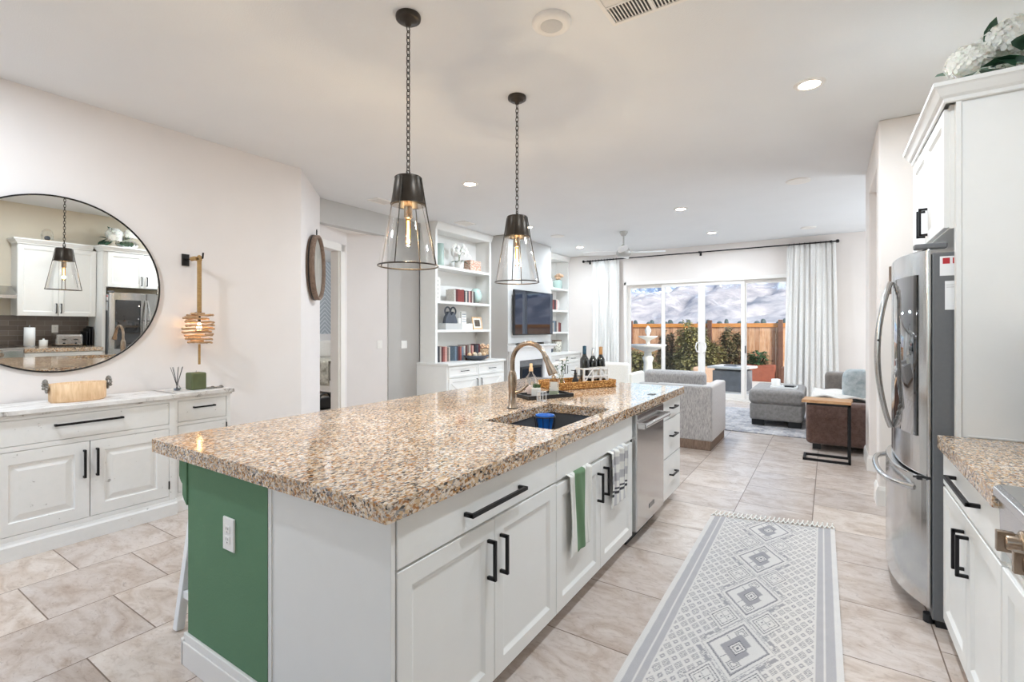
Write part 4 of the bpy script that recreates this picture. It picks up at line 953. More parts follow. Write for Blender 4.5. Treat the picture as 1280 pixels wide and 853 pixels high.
# ------------------------------------------------------------------ pendant lamps
def pendant(label, px, py, group='pendant lamps over the island'):
    t = thing('pendant_lamp', label, 'pendant lamp', (px, py, H), 0, group); c = (px, py, 0)
    MB().lathe([(.064, H), (.066, H - .008), (.064, H - .022), (.056, H - .026), (.046, H - .026), (.044, H - .036), (.018, H - .040), (.012, H - .055), (0, H - .055)], c, 32).build('ceiling_canopy', 'bronze', t)
    m = MB(); z = H - .05; k = 0; L = .038
    while z > 2.235:
        cz = z - L / 2; pts = []
        for i in range(12):
            a = 2 * pi * i / 12; u = .0100 * cos(a); v = (L / 2 + .002) * sin(a); rot = k % 2
            pts.append((px + (u if rot else 0), py + (0 if rot else u), cz + v))
        m.tube(pts, .0028, 6, closed=True); z -= L - .007; k += 1
    m.build('chain', 'bronze', t)
    MB().ring((px, py, 2.222), .012, .003, axis='x').lathe([(.0, 2.21), (.012, 2.21), (.012, 2.198), (.02, 2.196)], c, 16).build('hook_loop', 'bronze', t)
    MB().open_lathe([(.0, 2.200), (.067, 2.199), (.072, 2.194), (.070, 2.187), (.088, 2.062), (.093, 2.056), (.092, 2.050), (.084, 2.052), (.067, 2.185), (.0, 2.190)], c, 40).build('metal_cap', 'bronze', t)
    MB().lathe([(.0, 2.19), (.022, 2.19), (.022, 1.985), (.018, 1.98), (0, 1.98)], c, 20).build('lamp_socket', 'nickel', t)
    b = MB(); b.open_lathe([(.013, 1.985), (.0145, 1.97), (.0145, 1.85), (.008, 1.835), (0, 1.832)], c, 18); bulb = b.build('tube_bulb', 'bulbglass', t)
    f = MB()
    for k in range(5):
        a = 2 * pi * k / 5; f.tube([(px + .004 * cos(a), py + .004 * sin(a), 1.97), (px + .006 * cos(a), py + .006 * sin(a), 1.91), (px + .004 * cos(a), py + .004 * sin(a), 1.852)], .0009, 4)
    f.build('filament', 'filament', bulb)
    MB().open_lathe([(.083, 2.056), (.153, 1.735)], c, 48).build('glass_shade', 'clear', t)
    fr = MB(); fr.ring((px, py, 1.730), .156, .0042, 56, 8)
    for k in range(4):
        a = radians(20 + 90 * k); fr.tube([(px + .0735 * cos(a), py + .0735 * sin(a), 2.19), (px + .0945 * cos(a), py + .0945 * sin(a), 2.06), (px + .156 * cos(a), py + .156 * sin(a), 1.730)], .0032, 6)
    fr.build('shade_frame', 'bronze', t)
    light('bulb_light', 'POINT', (px, py, 1.87), 15.0, (0.92, 0.955, 1.0), .012, parent=t)
    return t
pendant('clear glass and bronze pendant lamp nearest the camera, hanging larger on the left', -1.86, 1.86)
pendant('clear glass and bronze pendant lamp farther along, in front of the fireplace', -1.86, 2.93)
# ------------------------------------------------------------------ right-hand kitchen run
RX = .455                                       # carcass front of base cabinets, doors face -x
def rdoor(parent, y1, w, z0, h, name='door', prof=SHAKER, x=RX): return MB().panel((x, y1, z0), -Y_, Z_, w, h, prof).build(name, 'white', parent)
bc_ = thing('base_cabinet', 'white base cabinet with a drawer between the refrigerator panel and the rangetop', 'cabinet', (.78, 2.48, 0))
MB().box(RX, 1.08, 2.035, 2.925, .10, .858).box(RX + .07, 1.08, 2.035, 2.925, 0, .10).build('carcass', 'white', bc_)
q = rdoor(bc_, 2.922, .882, .698, .150, 'drawer', SLAB); bar_handle(q, (RX - .02, 2.66, .79), (RX - .02, 2.27, .79), -X_, .034, .014)
q = rdoor(bc_, 2.922, .440, .085, .600); bar_handle(q, (RX - .02, 2.515, .47), (RX - .02, 2.515, .625), -X_)
q = rdoor(bc_, 2.479, .440, .085, .600); bar_handle(q, (RX - .02, 2.445, .47), (RX - .02, 2.445, .625), -X_)
rb = thing('base_cabinet', 'white base cabinet with doors directly under the stainless rangetop', 'cabinet', (.78, 1.57, 0))
MB().box(RX, 1.08, 1.10, 2.03, .10, .70).box(RX + .07, 1.08, 1.10, 2.03, 0, .10).build('carcass', 'white', rb)
q = rdoor(rb, 2.028, .458, .085, .600); bar_handle(q, (RX - .02, 1.61, .47), (RX - .02, 1.61, .625), -X_)
q = rdoor(rb, 1.567, .458, .085, .600); bar_handle(q, (RX - .02, 1.53, .47), (RX - .02, 1.53, .625), -X_)
ob = thing('base_cabinet', 'white base cabinet on the near side of the rangetop', 'cabinet', (.78, .75, 0))
MB().box(RX, 1.08, .45, 1.095, .10, .858).box(RX + .07, 1.08, .45, 1.095, 0, .10).build('carcass', 'white', ob)
q = rdoor(ob, 1.092, .638, .085, .600); bar_handle(q, (RX - .02, .52, .47), (RX - .02, .52, .625), -X_); rdoor(ob, 1.092, .638, .698, .150, 'drawer', SLAB)
t = thing('granite_countertop', 'speckled granite counter between the refrigerator panel and the rangetop', 'countertop', (.76, 2.48, CT0))
slab(rrect(.415, 1.085, 2.032, 2.929, .004, 2), [], CT0, CT1, 'stone_slab', 'granite', t)
t = thing('granite_countertop', 'speckled granite counter on the near side of the rangetop', 'countertop', (.76, .77, CT0))
slab(rrect(.415, 1.085, .45, 1.098, .004, 2), [], CT0, CT1, 'stone_slab', 'granite', t)
rt = thing('rangetop', 'stainless steel gas rangetop with chunky knobs set in the right counter', 'rangetop', (.74, 1.56, .71))
MB().prism([(.438, .735), (.432, .745), (.428, .885), (.415, .90), (.415, .925), (.43, .932), (1.02, .932), (1.02, .71), (.46, .71)], 1.102, 2.028, 'y').build('body', 'steel', rt, bevel=.003)
for k, yy in enumerate((1.80, 1.655, 1.51, 1.40, 1.28, 1.17)):
    kb = MB(); kb.lathe([(.034, 0), (.034, -.008), (.028, -.012)], (.431, yy, .835), 28, axis='x').build('knob_bezel', 'nickel', rt)
    kb = MB(); kb.lathe([(.024, -.010), (.022, -.038), (.018, -.042), (0, -.042)], (.431, yy, .835), 24, axis='x').box(.374, .41, yy - .009, yy + .009, .808, .862); kb.build('knob', 'nickel', rt, bevel=.002)
for yy in (1.24, 1.53):
    m = MB()
    for dx in (.46, .72, .98): m.bar((dx, yy - .13, .955), (dx, yy + .13, .955), .012, .016)
    for dy in (-.13, -.04, .04, .13): m.bar((.46, yy + dy, .955), (.98, yy + dy, .955), .012, .016)
    for dx in (.46, .98):
        for dy in (-.13, .13): m.bar((dx, yy + dy, .925), (dx, yy + dy, .955), .014)
    m.build('grate', 'blackp', rt)
    for dx in (.59, .85): MB().lathe([(.045, .925), (.045, .937), (.03, .943), (0, .944)], (dx, yy, 0), 24).build('burner', 'blackp', rt)
t = thing('backsplash', 'dark brown subway tile backsplash behind the right counter', 'backsplash', (1.09, 1.9, .92)); t['category'] = 'backsplash'
MB().box(1.088, 1.0995, .45, 2.928, CT1 + .001, 1.372).build('tiles', 'subway', t)
# tall end panel, refrigerator cabinet, crown
PZ = 2.425
t = thing('refrigerator_end_panel', 'tall plain white panel beside the refrigerator on the right counter', 'cabinet panel', (.79, 2.95, 0))
MB().box(.482, 1.08, 2.932, 2.968, 0.0, PZ).box(.480, .498, 2.926, 2.97, 0, PZ).box(.52, 1.09, 2.929, 2.932, CT1 + .002, CT1 + .010).build('panel', 'white', t, bevel=.0015)
uc = thing('refrigerator_cabinet', 'white two-door wall cabinet with crown moulding above the refrigerator', 'cabinet', (.78, 3.45, 1.86))
MB().box(.465, 1.08, 2.970, 3.95, 1.86, PZ).build('carcass', 'white', uc)
q = rdoor(uc, 3.947, .484, 1.865, .545, x=.465); bar_handle(q, (.445, 3.500, 1.90), (.445, 3.500, 2.05), -X_)
q = rdoor(uc, 3.460, .484, 1.865, .545, x=.465); bar_handle(q, (.445, 3.425, 1.90), (.445, 3.425, 2.05), -X_)
def crown(parent, x0, y0, y1, z0, near=True, far=False, xr=1.08):
    h = .085
    pr = [(0, 0), (.008, .004), (.010, .020), (.022, .030), (.040, .058), (.046, .064), (.050, .066), (.050, h), (0, h)]
    m = MB(); vs = []; k = len(pr)
    path = []
    if near: path.append((xr, y0, 0, -1, 0))
    path.append((x0, y0, -1, -1 if near else 0, 1)); path.append((x0, y1, -1, 1 if far else 0, 1))
    if far: path.append((1.10, y1, 0, 1, 0))
    for (x, y, nx_, ny_, _) in path:
        for dd_, z in pr: vs.append((x + nx_ * dd_, y + ny_ * dd_, z0 + z))
    fs = []
    for s_ in range(len(path) - 1):
        for i in range(k): j = (i + 1) % k; fs.append((s_ * k + i, s_ * k + j, (s_ + 1) * k + j, (s_ + 1) * k + i))
    fs += [tuple(range(k)), tuple(range((len(path) - 1) * k, len(path) * k))]
    m.add(vs, fs).box(x0 + .001, 1.08, y0 + .001, y1 - .001, z0 + h - .02, z0 + h)
    return m.build('crown_moulding', 'white', parent)
crown(uc, .445, 2.926, 3.95, PZ - .005, xr=.745)
# fridge
fr = thing('refrigerator', 'stainless steel french door refrigerator with bowed handles and dark glass panel', 'refrigerator', (.74, 3.45, 0))
MB().box(.405, 1.08, 2.985, 3.915, .035, 1.755).build('cabinet_body', 'fridge_side', fr, bevel=.006)
MB().box(.42, 1.0, 3.0, 3.9, .0, .04).build('base_grille', 'blackp', fr)
for yy in (3.04, 3.86): MB().lathe([(.022, 0), (.022, .04)], (.40, yy, 0), 14).build('front_foot', 'blackp', fr)
def fxs(y, b=.302): return b + (.388 - b) * abs((y - 3.45) / .465) ** 2.6
def bowed(y0, y1, z0, z1, back=.402, n=18, b=.302):
    pts = [(back, y0), ] + [(fxs(y0 + (y1 - y0) * i / n, b), y0 + (y1 - y0) * i / n) for i in range(n + 1)] + [(back, y1)]
    return MB().prism([(x, y) for x, y in pts], z0, z1, 'z')
ln = bowed(2.985, 3.447, .70, 1.775).build('door', 'steel', fr, bevel=.006); ld = bowed(3.453, 3.915, .70, 1.775).build('door', 'steel', fr, bevel=.006)
fd = bowed(2.985, 3.915, .085, .692, b=.274, n=30).build('freezer_drawer', 'steel', fr, bevel=.006)
def bow_sheet(y0, y1, z0, z1, off, rad=0):
    n = 12; vs = []; 
    for z in (z0, z1):
        for i in range(n + 1): y = y0 + (y1 - y0) * i / n; vs.append((fxs(y) - off, y, z))
    return MB().add(vs, [(i, i + 1, n + 2 + i, n + 1 + i) for i in range(n)], True)
bow_sheet(3.05, 3.375, .88, 1.66, .0035).build('glass_panel', 'darkglass', ln, solid=.004)
for yy, nm in ((3.005, 'door_hinge'), (3.895, 'door_hinge')): MB().box(.34, .46, yy - .025, yy + .025, 1.775, 1.80).build(nm, 'fridge_side', fr, bevel=.006)
MB().box(.335, .40, 2.984, 2.992, .693, .70).lathe([(.012, .685), (.012, .705)], (.36, 2.992, 0), 12).build('lower_hinge', 'blackp', fr)
for sgn, dy, bx, dr_ in ((-1, -.02, .060, ln), (1, .02, .060, ld)):
    pts = []
    for i in range(21):
        k = i / 20; s_ = sin(pi * k); y = 3.45 + sgn * .012 + dy * s_; pts.append((fxs(y) - .012 - bx * s_ ** .8, y, .85 + .81 * k))
    MB().tube(pts, .0135, 10).build('bow_handle', 'steel', dr_)
MB().tube([(fxs(3.42) - .07, 3.40, 1.335), (fxs(3.45) - .074, 3.45, 1.335), (fxs(3.48) - .07, 3.50, 1.335)], .006, 8).build('handle_strap', 'blackp', fr)
pts = []
for i in range(21):
    k = i / 20; y = 3.06 + .78 * k; s_ = sin(pi * k); pts.append((fxs(y, .274) + .005 - .055 * min(1, s_ * 2.2) ** .6, y, .628))
MB().tube(pts, .014, 10).build('bow_handle', 'steel', fd)
def note(label, y, x0, x1, z0, z1, redtop=False):
    t = thing('paper_note', label, 'paper', ((x0 + x1) / 2, y, z0))
    MB().box(x0, x1, y - .0015, y - .0005, z0, z1).build('sheet', 'paper', t)
    if redtop: MB().box(x0 + .01, x0 + .035, y - .0025, y - .0015, z1 - .035, z1 - .008).box(x0 + .045, x1 - .002, y - .0025, y - .0015, z1 - .035, z1 - .008).build('magnet', 'red', t)
    else: MB().box(x0 + .005, x1 - .003, y - .0022, y - .0015, z1 - .02, z1 - .017).box(x0 + .005, x1 - .01, y - .0022, y - .0015, z1 - .03, z1 - .027).build('print_lines', 'screen', t)
note('white note with red magnets high on the grey side of the refrigerator', 2.984, .432, .505, 1.645, 1.735, True)
note('plain white paper below the red magnets on the side of the refrigerator', 2.984, .450, .515, 1.487, 1.62)
tag(MB().box(.395, .415, 4.795, 4.828, 1.72, 1.885).lathe([(.008, 1.67), (.006, 1.72)], (.405, 4.81, 0), 8).build('bottle_opener', 'clockwood', None, bevel=.002), 'small brown wooden opener hanging on the wall beyond the refrigerator', 'bottle opener')
# wall cabinets, hood (seen in the round mirror)
wc_ = thing('wall_cabinet', 'white two-door wall cabinet with crown above the brown backsplash', 'cabinet', (.92, 2.47, 1.375))
MB().box(.765, 1.08, 2.02, 2.925, 1.375, PZ).build('carcass', 'white', wc_)
q = MB().panel((.765, 2.922, 1.38), -Y_, Z_, .448, 1.035, SHAKER).build('door', 'white', wc_); bar_handle(q, (.745, 2.50, 1.42), (.745, 2.50, 1.57), -X_)
q = MB().panel((.765, 2.470, 1.38), -Y_, Z_, .448, 1.035, SHAKER).build('door', 'white', wc_); bar_handle(q, (.745, 2.445, 1.42), (.745, 2.445, 1.57), -X_)
pr_ = crown(wc_, .745, 2.02, 2.874, PZ - .005, near=True)
hd = thing('range_hood', 'stainless steel canopy range hood above the rangetop', 'range hood', (.85, 1.55, 1.62))
MB().prism([(.60, 1.62), (.60, 1.67), (.86, 1.80), (1.10, 1.80), (1.10, 1.62)], 1.10, 1.99, 'y').build('canopy', 'steel', hd, bevel=.003)
MB().box(.88, 1.10, 1.40, 1.70, 1.80, 3.045).build('chimney', 'steel', hd)
# things on the right counter (mirrored)
c = Vector((.86, 2.18, CT1)); t = thing('paper_towel_roll', 'white paper towel roll on a holder left of the toaster', 'paper towels', c)
MB().lathe([(.075, 0), (.075, .008), (.01, .012)], c, 28).build('holder_base', 'steel', t); MB().lathe([(.02, .012), (.062, .012), (.062, .285), (.02, .285)], c, 32).build('paper_roll', 'paper', t); MB().lathe([(.008, .01), (.008, .31), (.014, .315), (0, .325)], c, 14).build('holder_post', 'steel', t)
c = Vector((.84, 2.33, CT1)); t = thing('canister', 'small white ceramic canister with lid beside the paper towels', 'canister', c)
MB().lathe([(.045, 0), (.05, .01), (.05, .075), (.044, .085)], c, 28).build('jar_body', 'ceramic', t); MB().lathe([(.052, .085), (.05, .095), (.012, .1), (.014, .115), (0, .12)], c, 28).build('lid', 'ceramic', t)
t = thing('toaster', 'brushed steel four-slice toaster on the right counter', 'toaster', (.82, 2.60, CT1))
MB().box(.69, .96, 2.44, 2.76, CT1 + .012, CT1 + .19).build('housing', 'steel', t, bevel=.03, seg=4)
MB().box(.70, .95, 2.45, 2.75, CT1, CT1 + .014).build('base', 'blackp', t)
for yy in (2.50, 2.57, 2.63, 2.70): MB().box(.72, .93, yy - .012, yy + .012, CT1 + .188, CT1 + .1915).build('slot', 'blackp', t)
for yy in (2.53, 2.67): MB().box(.665, .69, yy - .018, yy + .018, CT1 + .10, CT1 + .115).build('lever', 'blackp', t, bevel=.003); MB().lathe([(.014, 0), (.012, -.016), (0, -.016)], (.69, yy, CT1 + .05), 14, axis='x').build('dial', 'blackp', t)
for k, (yy, hh) in enumerate(((2.83, .22), (2.865, .27), (2.90, .30))):
    t = thing('cutting_board', ['short', 'middle', 'tall'][k] + ' black cutting board standing against the backsplash by the end panel', 'cutting board', (1.0, yy, CT1))
    MB().box(.78, 1.06, yy - .006, yy + .006, CT1, CT1 + hh).build('board', 'blackp', t, bevel=.004)
plate('power_outlet', 'white outlet on the brown backsplash above the toaster', (1.087, 2.52, 1.17), (0, -1, 0), .078, .12, 1, cat='power outlet', kind='outlet')
# hydrangeas in a ribbed green glass vase on top of the refrigerator cabinet
VT = PZ - .005 + .085
c = Vector((.72, 3.32, VT)); t = thing('ribbed_vase', 'squat ribbed green glass vase on top of the refrigerator cabinet', 'vase', c)
m = MB(); vs = []; fs = []; n = 60; prof = [(.05, 0), (.10, .02), (.145, .06), (.15, .09), (.12, .13), (.06, .16), (.045, .175), (.055, .19)]
for r_, z_ in prof:
    for i in range(n): a = 2 * pi * i / n; k = 1 + .06 * abs(sin(a * 8)) * (1 if .01 < z_ < .17 else 0); vs.append((c.x + r_ * k * cos(a), c.y + r_ * k * sin(a), c.z + z_))
for k in range(len(prof) - 1):
    for i in range(n): j = (i + 1) % n; fs.append((k * n + i, k * n + j, (k + 1) * n + j, (k + 1) * n + i))
fs.append(tuple(range(n))); m.add(vs, fs, True).build('vase_body', 'greenglass', t)
t = thing('hydrangea_spray', 'white silk hydrangeas with dark green leaves on top of the tall cabinet', 'flowers', c)
def floret(mb, p, nrm, s):
    nrm = Vector(nrm).normalized(); u = nrm.cross(Vector((.3, .5, .8))).normalized(); v = nrm.cross(u); p = Vector(p)
    for k in range(4):
        a = pi / 2 * k; d = u * cos(a) + v * sin(a); e = u * -sin(a) + v * cos(a)
        mb.add([p, p + d * s * .45 - e * s * .38 + nrm * s * .10, p + d * s * .95 - e * s * .22 + nrm * s * .22, p + d * s + e * s * .2 + nrm * s * .20, p + d * s * .5 + e * s * .40 + nrm * s * .12], [(0, 1, 2, 3, 4)], True)
def hydrangea(mb, c, r, seed, flat=.8):
    q = random.Random(seed); n = 130
    for i in range(n):
        z = 1 - 1.6 * (i + .5) / n; a = i * 2.39996; rr_ = sqrt(max(0, 1 - z * z)); d = Vector((rr_ * cos(a), rr_ * sin(a), z))
        floret(mb, Vector(c) + Vector((d.x, d.y, d.z * flat)) * r * q.uniform(.86, 1.02), d + Vector((q.uniform(-.3, .3), q.uniform(-.3, .3), q.uniform(-.2, .3))), r * .27)
heads = [((.555, 3.10, VT + .15), .085), ((.70, 3.14, VT + .22), .115), ((.86, 3.22, VT + .20), .115), ((.62, 3.34, VT + .24), .10)]
st_ = MB(); lv = MB(); q = random.Random(4)
for k, (p, r_) in enumerate(heads):
    hm = MB(); hydrangea(hm, p, r_, k); hm.build('flower_head', 'petal', t)
    st_.tube([c + Vector((0, 0, .05)), c + Vector((0, 0, .2)) + (Vector(p) - c) * .3, p], .004, 6)
for p, d, L, W_ in (((.58, 3.03, VT + .085), (.5, -.25, -.05), .20, .11), ((.60, 3.02, VT + .12), (.3, -.5, -.35), .15, .09), ((.60, 3.09, VT + .10), (.1, -.3, -.25), .17, .10), ((.62, 3.10, VT + .17), (.15, -.2, 1.3), .19, .07), ((.68, 3.06, VT + .10), (.6, -.3, -.35), .19, .10), ((.80, 3.08, VT + .11), (.7, -.2, -.2), .16, .09),
                    ((.56, 3.06, VT + .08), (-.4, -.6, -.35), .15, .085), ((.84, 3.15, VT + .26), (.5, -.3, .9), .16, .07), ((.62, 3.02, VT + .07), (-.2, -.5, -.1), .13, .08), ((.9, 3.1, VT + .1), (.6, .1, .1), .16, .08), ((.58, 3.4, VT + .2), (-.6, .5, .6), .16, .08), ((.72, 3.05, VT + .13), (-.1, -.6, .2), .14, .08)):
    lv.leaf(p, d, L, W_, .2)
st_.build('stems', 'stem', t); lv.build('leaves', 'leafdark', t)
c = Vector((.93, 2.38, VT)); t = thing('glass_cloche', 'small glass dome over a dark figure on top of the wall cabinet', 'glass dome', c)
MB().lathe([(.085, 0), (.085, .015), (.075, .02)], c, 28).build('base', 'bowlwood', t); MB().open_lathe([(.07, .02), (.075, .10), (.06, .16), (.03, .19), (0, .195)], c, 28).build('dome', 'clear', t)
MB().blob(c + Vector((0, 0, .055)), (.07, .07, .07), .9).build('dark_ornament', 'navy', t)

# runner rug in the aisle
def rug_pattern(s, tt, W):
    ds = s - W / 2; cream = rgb(220, 216, 212); grey = rgb(160, 157, 160); dark = rgb(104, 103, 110); stripe = rgb(182, 179, 181)
    e = min(s, W - s)
    if e < .024: return cream
    if e < .062: return stripe
    if e < .070: return cream
    if e < .096: return stripe
    if e < .106: return cream
    P = .49; q = (tt + .075) % P - P / 2; u = ds / .6
    a = u + q; b = -u + q
    m_ = max(abs(a), abs(b))
    if m_ < .205:                                   # large diamond
        if m_ > .186: return grey if m_ < .198 else dark
        if m_ > .176: return cream
        if m_ < .012: return dark
        if .030 < m_ < .038 or .052 < m_ < .060: return dark
        if m_ < .06: return cream
        if abs(a) < .115 and abs(b) < .115 and not (a > .05 and b < -.05): return grey
        if (abs(a) < .003 and b > 0) or (abs(b) < .003 and a < 0): return dark
        for ca, cb in ((.12, .12), (-.12, -.12)):
            mm = max(abs(a - ca), abs(b - cb))
            if .040 < mm < .047 or .022 < mm < .028: return dark
        return cream
    q2 = abs((tt + .075) % P - P / 2); q2 = (P / 2 - q2) * (1 if ((tt + .075) % P) < P / 2 else -1)
    ua = abs(u) - .145; a2 = ua + q2; b2 = -ua + q2; m2 = max(abs(a2), abs(b2))
    if m2 < .10:
        if .088 < m2 < .096 or .066 < m2 < .071: return dark
        if m2 < .060:
            for ca, cb in ((.026, -.026), (-.026, .026)):
                if max(abs(a2 - ca), abs(b2 - cb)) < .008: return dark
            if abs(a2) < .002 or abs(b2) < .002: return dark
        return cream
    if m2 < .118: return cream
    if m2 < .124: return grey
    # step motif beside the large diamond then the field of little squares
    if m_ < .235: return cream
    if m_ < .241: return grey
    if .262 < m_ < .298 and abs(abs(a) - abs(b)) > .06 and (int((a + 5) / .045) + int((b + 5) / .045)) % 3: return grey
    p = .080; ka = math.floor(a / p); kb = math.floor(b / p); la = a - ka * p - p / 2; lb = b - kb * p - p / 2; mm = max(abs(la), abs(lb))
    if (ka + kb) % 3 == 0: return grey if (.008 < mm < .020) else cream
    if .021 < mm < .029: return grey
    if .010 < mm < .014: return dark
    return cream
def runner():
    W = .775; Ltot = 3.4; nu, nv = 194, 850; TL = Vector((-.736, 3.86)); TR = Vector((.034, 4.06)); near = Vector((.035, -Ltot))
    t = thing('runner_rug', 'off-white and grey geometric diamond runner rug with fringe in the aisle', 'rug', (-.33, 2.4, 0))
    def pt(s, v): e = TL + (TR - TL) * s; k = 1 - v; return e + near * k + Vector((0, 0)) - (TR - TL) * 0
    def f(u, v):
        p = pt(u, v); return (p.x, p.y, .006 + .0012 * sin(u * 40) * sin(v * 190) + .003 * noise.noise(Vector((u * 4, v * 12, 0))))
    m = sheet(f, nu, nv); o = m.build('woven_field', 'pattern', t, recalc=False); at = o.data.color_attributes.new('pattern', 'FLOAT_COLOR', 'POINT'); buf = []
    for j in range(nv + 1):
        for i in range(nu + 1): buf += list(rug_pattern(W * i / nu, Ltot * (1 - j / nv), W))
    at.data.foreach_set('color', buf)
    for (A0, sgn) in ((TL, 1), (TL + near, -1)):
        dv = (TR - TL); n = 26; m = MB()
        for k in range(n + 1):
            p = A0 + dv * (k / n)
            if k < n:
                pm = A0 + dv * ((k + .5) / n); y_ = Vector((0, sgn))
                m.tube([(p.x, p.y, .008), (pm.x, pm.y + sgn * .065, .008)], .0045, 5); m.tube([(A0.x + dv.x * (k + 1) / n, A0.y + dv.y * (k + 1) / n, .008), (pm.x, pm.y + sgn * .065, .008)], .0045, 5)
                m.tube([(pm.x, pm.y + sgn * .065, .008), (pm.x + .002, pm.y + sgn * .115, .005)], .0055, 5)
        m.build('fringe', 'linen', t)
    b = MB(); A0, B0, C0, D0 = TL + near, TR + near, TR, TL; b.add([(q_.x, q_.y, z) for z in (.0003, .0009) for q_ in (A0, B0, C0, D0)], [(0, 3, 2, 1), (4, 5, 6, 7), (0, 1, 5, 4), (1, 2, 6, 5), (2, 3, 7, 6), (3, 0, 4, 7)]); b.build('backing', 'linen', t)
runner()
# ------------------------------------------------------------------ dining wall: sideboard, mirror, lantern
SBX = -4.13; SBW = -4.555
sb = thing('sideboard', 'long distressed white breakfront sideboard with black pulls under the round mirror', 'sideboard', (-4.35, 1.2, 0))
RAISED = ((0, 0), (0, .014), (.002, .016), (.075, .016), (.079, .006), (.088, .004), (.118, .013), (.121, .014))
MB().box(SBW, SBX - .018, .695, 1.70, .10, .865).build('centre_carcass', 'whitewash', sb)
MB().box(SBW, SBX - .058, .28, .695, .10, .865).box(SBW, SBX - .058, 1.70, 2.125, .10, .865).build('side_carcass', 'whitewash', sb)
# plinth with small ogee
def plinth(y0, y1, x): return [(SBW, 0), (x + .012, 0), (x + .012, .085), (x + .004, .098), (x, .115), (SBW, .115)]
MB().prism(plinth(0, 0, SBX), .685, 1.712, 'y').prism(plinth(0, 0, SBX - .04), .268, .70, 'y').prism(plinth(0, 0, SBX - .04), 1.70, 2.137, 'y').build('plinth', 'whitewash', sb, bevel=.002)
MB().box(SBW, SBX + .022, .672, 1.725, .875, .905).box(SBW, SBX + .010, .685, 1.712, .862, .875).box(SBW, SBX - .020, .255, .70, .875, .905).box(SBW, SBX - .020, 1.70, 2.150, .875, .905).box(SBW, SBX - .03, 1.70, 2.137, .862, .875).build('top', 'planktop', sb, bevel=.003)
# face frame
MB().box(SBX - .018, SBX, .695, .730, .115, .862).box(SBX - .018, SBX, 1.662, 1.70, .115, .862).box(SBX - .018, SBX, .73, 1.662, .845, .862).box(SBX - .018, SBX, .73, 1.662, .655, .685).box(SBX - .018, SBX, .73, 1.662, .115, .145) \
    .box(SBX - .058, SBX - .04, 1.70, 1.735, .115, .862).box(SBX - .058, SBX - .04, 2.095, 2.125, .115, .862).box(SBX - .058, SBX - .04, 1.735, 2.095, .845, .862).box(SBX - .058, SBX - .04, 1.735, 2.095, .655, .680).box(SBX - .058, SBX - .04, 1.735, 2.095, .115, .145) \
    .box(SBX - .058, SBX - .04, .28, .31, .115, .862).box(SBX - .058, SBX - .04, .66, .695, .115, .862).box(SBX - .058, SBX - .04, .31, .66, .845, .862).box(SBX - .058, SBX - .04, .31, .66, .655, .680).box(SBX - .058, SBX - .04, .31, .66, .115, .145).build('face_frame', 'whitewash', sb, bevel=.0015)
SL2 = ((0, 0), (0, .013), (.002, .015))
q = MB().panel((SBX - .0165, .733, .688), Y_, Z_, .926, .154, SL2).build('drawer', 'whitewash', sb); bar_handle(q, (SBX, 1.015, .785), (SBX, 1.375, .785), X_, .026, .014)
for y0, yh in ((.733, 1.165), (1.199, 1.232)):
    q = MB().panel((SBX - .0165, y0, .148), Y_, Z_, .461, .504, RAISED).build('door', 'whitewash', sb); bar_handle(q, (SBX, yh, .415), (SBX, yh, .60), X_, .024, .013)
for yy in (1.661,):
    for zz in (.23, .57): MB().box(SBX - .002, SBX + .004, yy - .004, yy + .004, zz - .03, zz + .03).build('hinge', 'blackp', sb)
for y0, yh, hy in ((1.738, 1.84, 2.094), (.312, .42, .311)):
    q = MB().panel((SBX - .0565, y0, .683), Y_, Z_, .354 if y0 > 1 else .346, .159, SL2).build('drawer', 'whitewash', sb); bar_handle(q, (SBX - .04, yh, .785), (SBX - .04, yh + .16, .785), X_, .024, .012)
    q = MB().panel((SBX - .0565, y0, .148), Y_, Z_, .354 if y0 > 1 else .346, .504, RAISED).build('door', 'whitewash', sb)
    for zz in (.23, .60): MB().box(SBX - .042, SBX - .036, hy - .004, hy + .004, zz - .03, zz + .03).build('hinge', 'blackp', sb)
ST = .905
# round mirror leaning very slightly forward
R_ = .617; t = thing('round_mirror', 'large round mirror with thin black frame above the sideboard', 'mirror', (-4.553, 1.143, 1.712))
tilt = Matrix.Translation((-4.548, 1.143, 1.712)) @ Matrix.Rotation(radians(1.15), 4, 'Y')
m = MB(); m.M = tilt; m.add([(0, (R_ - .004) * cos(2 * pi * i / 96), (R_ - .004) * sin(2 * pi * i / 96)) for i in range(96)], [tuple(range(96))]); m.build('mirror_glass', 'mirror', t)
m = MB(); m.M = tilt; m.lathe([(R_ - .006, -.008), (R_ - .006, .006), (R_ + .004, .006), (R_ + .004, -.008)], (0, 0, 0), 96, axis='x'); m.build('frame', 'black', t)
m = MB(); m.M = tilt; m.lathe([(0, -.006), (R_ - .01, -.006), (R_ - .01, -.003), (0, -.003)], (0, 0, 0), 64, axis='x'); m.build('backing', 'blackp', t)
